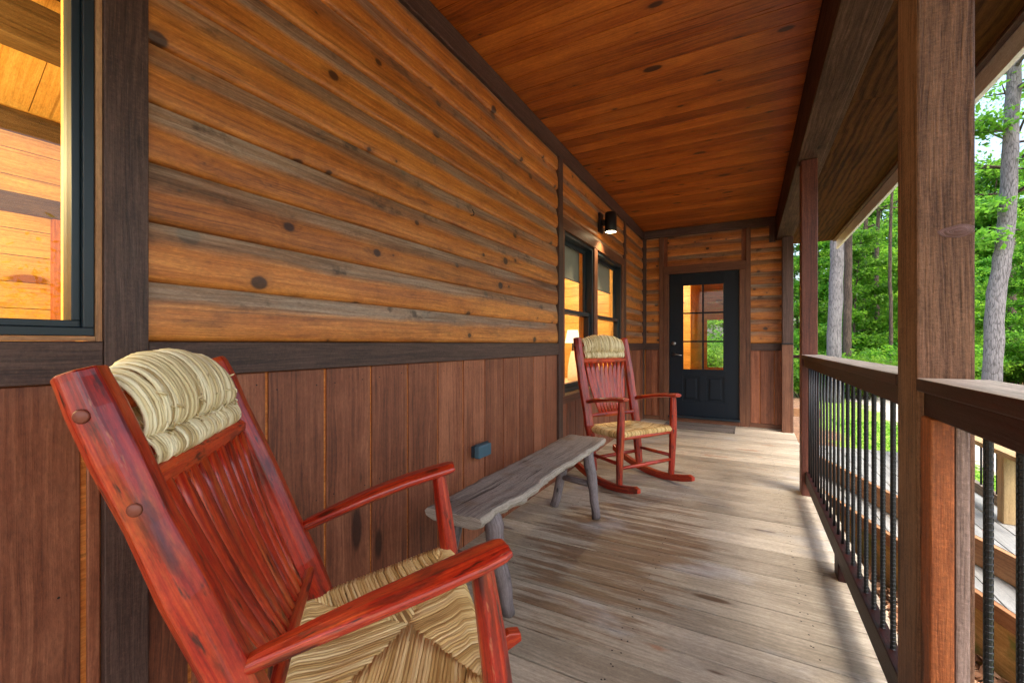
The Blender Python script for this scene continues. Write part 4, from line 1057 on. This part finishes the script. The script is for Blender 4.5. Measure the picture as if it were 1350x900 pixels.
rng = np.random.default_rng(5)
def leaf_mesh(name, cen, spread, n, size, mat, flat=.55):
    """n small leaf quads gathered round the given twig centres"""
    cen = np.asarray(cen, float); ci = rng.integers(0, len(cen), n)
    sp = np.asarray(spread, float); sp = sp[ci][:, None] if sp.ndim else np.full((n, 1), float(sp))
    p = cen[ci]+rng.normal(0, 1, (n, 3))*sp*np.array([.5, .5, .5*flat])
    nr = rng.normal(0, 1, (n, 3))*np.array([.7, .7, .5])+np.array([0, 0, .9]); nr /= np.linalg.norm(nr, axis=1)[:, None]
    a = rng.normal(0, 1, (n, 3)); a -= nr*(a*nr).sum(1)[:, None]; a /= np.linalg.norm(a, axis=1)[:, None]
    b = np.cross(nr, a); L = size*rng.uniform(.6, 1.35, (n, 1))
    v = np.stack([p-a*L, p+b*L*.48-nr*L*.08, p+a*L, p-b*L*.48-nr*L*.08], 1).reshape(-1, 3)
    me = bpy.data.meshes.new(name)
    me.vertices.add(4*n); me.vertices.foreach_set('co', v.ravel())
    me.loops.add(4*n); me.loops.foreach_set('vertex_index', np.arange(4*n, dtype=np.int32))
    me.polygons.add(n); me.polygons.foreach_set('loop_start', np.arange(0, 4*n, 4, dtype=np.int32)); me.polygons.foreach_set('loop_total', np.full(n, 4, np.int32))
    me.update(calc_edges=True); me.materials.append(mat)
    return me
def link(name, me, parent=None):
    o = bpy.data.objects.new(name, me); COL.objects.link(o)
    if parent: o.parent = parent
    return o
def young_tree(name, label, h, base, rad, n, size, mat, seed, trunk_r=.06, group=None, bark=None):
    rr = random.Random(seed)
    t = thing(name, label, 'tree', local=True, group=group)
    path = []; rd = []
    for i in range(9):
        s = i/8; path.append((.35*s*math.sin(seed+s*2.2), .30*s*math.cos(seed*1.7+s*2), -.3+h*s)); rd.append(trunk_r*(1-.85*s)+.006)
    mb = MB(); mb.tube(path, rd, 9); cen = []; spr = []
    nb = int(9+h*2.2)
    for i in range(nb):
        s = base+(1-base)*(i+rr.random())/nb; q = s*8; i0 = min(7, int(q)); p0 = Vector(path[i0]).lerp(Vector(path[i0+1]), q-i0)
        az = i*2.4+rr.uniform(-.4, .4); L = rad*(1.0-.62*(s-base)/(1-base))*rr.uniform(.65, 1.15)
        d = Vector((math.cos(az), math.sin(az), rr.uniform(.05, .55)))
        pts = [p0+d*L*w+Vector((0, 0, -.10*L*w*w)) for w in (0, .35, .7, 1)]
        mb.tube(pts, [trunk_r*.35, trunk_r*.24, trunk_r*.14, .004], 5)
        for w in (.4, .6, .8, 1.0):
            cen.append(tuple(p0+d*L*w+Vector((rr.uniform(-.15, .15), rr.uniform(-.15, .15), rr.uniform(-.1, .15))))); spr.append((.26+.16*L)*rr.uniform(.7, 1.2))
    mb.build('trunk', bark or M_BARKD, t)
    link('crown', leaf_mesh('crown', cen, spr, n, size, mat), t)
    return t
def bush(name, label, h, rad, n, size, mat, seed, group=None):
    rr = random.Random(seed); t = thing(name, label, 'shrub', local=True, group=group)
    mb = MB(); cen = []; spr = []
    for i in range(16):
        az = rr.uniform(0, 2*PI); L = h*rr.uniform(.55, 1.0); o = rad*rr.uniform(.2, 1)
        pts = [(.1*math.cos(az), .1*math.sin(az), -.15), (o*.5*math.cos(az), o*.5*math.sin(az), L*.55), (o*math.cos(az), o*math.sin(az), L)]
        mb.tube(pts, [.014, .010, .004], 5)
        for w in (.35, .6, .85, 1.0):
            cen.append((o*w*math.cos(az)+rr.uniform(-.12, .12), o*w*math.sin(az)+rr.uniform(-.12, .12), L*w)); spr.append(.30*rr.uniform(.7, 1.3))
    mb.build('stem', M_BARKD, t); link('foliage', leaf_mesh('foliage', cen, spr, n, size, mat), t)
    return t
def place(o, x, y, s=1.0, rz=0.0):
    o.location = (x, y, hgt(x, y)-.02); o.scale = (s, s, s); o.rotation_euler = (0, 0, rz)
GY = 'young leafy trees at the forest edge'
protoT = [young_tree('young_tree', 'young tree with bright green leaves among the forest edge trees', 6.6, .12, 1.7, 9000, .085, M_LEAF, 1, group=GY),
          young_tree('young_tree', 'young tree with deep green leaves among the forest edge trees', 8.0, .18, 2.0, 10000, .09, M_LEAFD, 2, .08, group=GY),
          young_tree('young_tree', 'young tree with pale green leaves among the forest edge trees', 5.4, .10, 1.6, 8000, .08, M_LEAFY, 3, .05, group=GY)]
GB = 'leafy shrubs along the drive'
protoB = [bush('leafy_shrub', 'bright green leafy shrub in the undergrowth', 1.5, .9, 4200, .06, M_LEAF, 4, group=GB),
          bush('leafy_shrub', 'pale green leafy shrub in the undergrowth', 1.2, .9, 3800, .06, M_LEAFY, 5, group=GB)]
def at(u, d):
    """ground point for a compass direction (photo column) at a given distance into the scene"""
    a = (u-675)/570.0*d; th = R(28.6)
    return -math.sin(th)*d+math.cos(th)*a, math.cos(th)*d+math.sin(th)*a
TREES = [(1070, 19, 0, 1.0), (1128, 17.5, 1, .80), (1160, 20, 0, 1.0), (1188, 17, 2, 1.05), (1216, 21, 1, .9), (1246, 18, 0, .9), (1283, 22, 1, .72), (1330, 20, 0, .78),
         (1365, 17.5, 2, 1.0), (1400, 20, 1, 1.0), (1050, 24, 1, 1.0), (1140, 25, 2, 1.35), (1176, 27, 1, 1.0), (1226, 27, 0, 1.1), (1270, 28, 2, 1.1), (1318, 27, 0, .95), (1356, 24, 1, .8), (1440, 19, 0, 1.1), (1500, 18, 1, 1.0),
         (1010, 26, 0, 1.1), (960, 28, 1, 1.1), (905, 27, 2, 1.3), (1108, 22, 2, 1.2), (1160, 30, 1, 1.5), (1300, 25, 1, 1.45), (1322, 26, 0, 1.75), (1345, 24, 2, 2.0), (1215, 27, 0, 1.6), (1180, 25, 0, 1.45), (1205, 33, 0, 1.7), (1296, 30, 1, 1.25), (1335, 31, 0, 1.5), (1385, 29, 1, 1.5), (1250, 31, 1, 1.5), (1120, 31, 0, 1.6), (1300, 18.5, 2, .62), (1352, 15.0, 1, .62)]
used = set(); rr = random.Random(21)
for u, d, kx, s in TREES:
    o = protoT[kx] if kx not in used else dup(protoT[kx]); used.add(kx)
    x, y = at(u, d); place(o, x, y, s, rr.uniform(0, 6.28))
SH = [(1060, 14.5, 0, 1.0), (1085, 15.5, 1, 1.1), (1112, 14.6, 0, .9), (1136, 14.2, 1, 1.1), (1160, 15.0, 0, 1.05), (1182, 14.5, 1, 1.0), (1206, 15.5, 0, 1.1), (1232, 14.5, 1, 1.1), (1262, 15.5, 0, 1.1), (1285, 15.5, 1, 1.0), (1335, 16.2, 0, 1.0), (1362, 15.6, 0, 1.1), (1392, 15, 1, 1.1), (1430, 15, 0, 1.1),
      (1100, 18, 1, 1.3), (1150, 17.5, 0, 1.4), (1200, 18.5, 1, 1.4), (1250, 19, 0, 1.4), (1290, 18.8, 0, 1.3), (1340, 19, 1, 1.4), (1380, 18.5, 0, 1.3), (1015, 17, 1, 1.2), (960, 19, 0, 1.3), (925, 18, 1, 1.3), (890, 19, 0, 1.4)]
used = set()
for u, d, kx, s in SH:
    o = protoB[kx] if kx not in used else dup(protoB[kx]); used.add(kx)
    x, y = at(u, d); place(o, x, y, s, rr.uniform(0, 6.28))
# tall trunks one can tell apart
def tall_tree(label, u, d, px, rads, bark, crown_n=2600, twigs=()):
    """px: (photo column, height) way-points of the trunk at its own distance"""
    x0, y0 = at(u, d); z0 = hgt(x0, y0)
    t = thing('tall_tree', label, 'tree', (x0, y0, z0))
    path = []
    for (uu, z) in px:
        xx, yy = at(uu, d); path.append((xx, yy, z))
    path[0] = (path[0][0], path[0][1], z0-.3)
    P = [Vector(p) for p in path]; fine = []; rf = []
    for i in range(len(P)-1):
        for q in range(4):
            s = q/4; fine.append(P[i].lerp(P[i+1], s)+Vector((.012*math.sin(i*4+q*2), .012*math.cos(i*3+q), 0))); rf.append((rads[i]*(1-s)+rads[i+1]*s)*(1+.04*math.sin(q*2.1+i*3)))
    fine.append(P[-1]); rf.append(rads[-1]); rf[0] *= 1.35; rf[1] *= 1.12
    mb = MB(); mb.tube(fine, rf, 16)
    cen = []; spr = []; rr = random.Random(int(u))
    for k in range(16):
        s = rr.uniform(.62, 1.0); q = s*(len(fine)-1); p0 = fine[int(q)]
        if p0.z < 6.5: continue
        az = k*2.4; L = rr.uniform(.9, 2.6); dd = Vector((math.cos(az), math.sin(az), rr.uniform(.0, .5)))
        mb.tube([p0+dd*L*w for w in (0, .4, .8, 1)], [.05, .035, .02, .008], 6)
        for w in (.5, .75, 1): cen.append(tuple(p0+dd*L*w)); spr.append(.7)
    for (z, az, L, up) in twigs:
        p0 = min(fine, key=lambda f: abs(f.z-z)); th = R(28.6)
        dd = (Vector((math.cos(th), math.sin(th), 0))*math.cos(az)+Vector((-math.sin(th), math.cos(th), 0))*math.sin(az)); dd.z = up
        mb.tube([p0+dd*L*w-Vector((0, 0, .12*w*w*L)) for w in (0, .35, .7, 1)], [.045, .03, .018, .006], 6)
        for w in (.35, .55, .75, .9, 1.05): cen.append(tuple(p0+dd*L*w-Vector((0, 0, .12*w*w*L)))); spr.append(.26+.22*w)
    mb.build('trunk', bark, t)
    me = leaf_mesh('crown', cen, spr, crown_n, .075, M_LEAFD)
    me.transform(Matrix.Translation(-Vector((x0, y0, z0))))
    link('crown', me, t)
    return t
def zz(v, d): return 1.11+(453-v)/570.0*d
d = 11.0
tall_tree('big pale leaning trunk rising to the right of the nearest porch post', 1306, d,
          [(1306, -1), (1308, zz(500, d)), (1312, zz(400, d)), (1321, zz(340, d)), (1328, zz(290, d)), (1331, zz(200, d)), (1338, zz(90, d)), (1346, zz(-40, d)), (1340, 13.0), (1345, 16.0)],
          [.19, .185, .178, .172, .168, .15, .13, .12, .10, .04], M_BARKP, 5200,
          twigs=[(zz(165, d), PI, .95, .42), (zz(178, d), PI*.9, 1.1, .18), (zz(260, d), PI*1.05, .95, .0), (zz(225, d), .1, 1.0, .1), (zz(120, d), 0, 1.0, .2), (zz(300, d), 0.2, .9, .1), (zz(320, d), PI, .9, .1)])
d = 13.5
tall_tree('smooth pale straight trunk just beyond the middle porch post', 1099, d,
          [(1099, -1), (1100, zz(440, d)), (1103, zz(350, d)), (1106, zz(240, d)), (1108, 7.5), (1112, 12), (1115, 15)], [.20, .19, .178, .165, .15, .11, .04], M_BARKP, 2600)
d = 15.5
tall_tree('browner twin trunk right behind the smooth pale trunk', 1117, d,
          [(1117, -1), (1117, zz(440, d)), (1118, zz(350, d)), (1120, zz(240, d)), (1120, 7.5), (1124, 12), (1120, 15)], [.135, .13, .12, .112, .10, .08, .04], M_BARKD, 2600)
for lab, u, d, r in (('thin dark trunk in the undergrowth left of the nearest post', 1156, 19, .09), ('slender brown trunk standing between the pale trunk and nearest post', 1139, 22, .12), ('dark trunk right of the big leaning trunk', 1334, 17, .13), ('thin trunk close behind the nearest post', 1174, 16, .06)):
    tall_tree(lab, u, d, [(u, -1), (u+1, 1.5), (u-1, 4), (u+3, 8), (u+2, 12)], [r*1.1, r, r*.9, r*.7, .03], M_BARKD, 1800)
# the wood beyond reads as one mass of leaves
n = 52000
az = rng.uniform(R(-60), R(235), n*2); rad_ = rng.uniform(30, 46, n*2)
top = 6.0+1.6*np.sin(az*9)+1.1*np.sin(az*23+1)
hz_ = rng.uniform(-.6, 1, n*2)**1
z = -.6+hz_*top
px_ = 1+rad_*np.cos(az); py_ = 2+rad_*np.sin(az)
cl = np.stack([px_, py_, np.maximum(z, -.3)+rng.normal(0, .5, n*2)], 1)
me = leaf_mesh('distant_wood', cl[:2600], np.full(2600, 2.2), n, .24, M_LEAFD, .9)
tag(link('distant_wood', me), 'mass of green foliage deep in the wood behind the drive', 'wood', kind='stuff')
# short grass on the mossy strip
n = 9000; gx = rng.uniform(1.75, 3.1, n); gy = rng.uniform(0, 13, n)
cl = np.stack([gx, gy, np.array([hgt(a, b) for a, b in zip(gx, gy)])+.015], 1)
me = leaf_mesh('lawn_grass', cl, .02, n, .028, M_LEAFY, .3)
tag(link('lawn_grass', me), 'bright green moss and grass strip beside the landing', 'grass', kind='stuff')

# ------------------------------------------------------------------ camera, sky, sun, render
cam = bpy.data.cameras.new('camera'); co = bpy.data.objects.new('camera', cam); COL.objects.link(co)
co.location = (0, 0, 1.11); co.rotation_euler = (R(90), 0, R(28.6))
cam.sensor_width = 36; cam.lens = 570/1350*36; cam.shift_y = 3/1350
cam.clip_start = 0.02; cam.clip_end = 2000
S.camera = co
w = bpy.data.worlds.new('World'); S.world = w; w.use_nodes = True
nt = w.node_tree; nt.nodes.clear()
sky = nt.nodes.new('ShaderNodeTexSky'); sky.sky_type = 'NISHITA'; sky.sun_disc = False
sky.sun_elevation = R(60); sky.sun_rotation = R(135); sky.dust_density = 5.0; sky.air_density = 1.2; sky.ozone_density = 1.0
bg = nt.nodes.new('ShaderNodeBackground'); bg.inputs[1].default_value = 0.15
wo = nt.nodes.new('ShaderNodeOutputWorld'); nt.links.new(sky.outputs[0], bg.inputs[0]); nt.links.new(bg.outputs[0], wo.inputs[0])
sl_ = bpy.data.lights.new('sun', 'SUN'); sl_.energy = 0.85; sl_.angle = R(18); sl_.color = (1, .93, .84)
so = bpy.data.objects.new('sun', sl_); COL.objects.link(so)
el, azs = R(60), R(-45)
sd = Vector((math.cos(el)*math.cos(azs), math.cos(el)*math.sin(azs), math.sin(el)))
so.rotation_euler = sd.to_track_quat('Z', 'Y').to_euler(); so.location = (20, 0, 30)
S.view_settings.view_transform = 'Standard'; S.view_settings.look = 'None'; S.view_settings.gamma = 1
S.view_settings.exposure = 1.92
cy = S.cycles
S.render.engine = 'CYCLES'
cy.use_denoising = True
cy.max_bounces = 12; cy.diffuse_bounces = 7; cy.glossy_bounces = 4; cy.transmission_bounces = 6; cy.transparent_max_bounces = 12
cy.sample_clamp_indirect = 2.5
cy.denoising_prefilter = 'NONE'
cy.caustics_reflective = False; cy.caustics_refractive = False
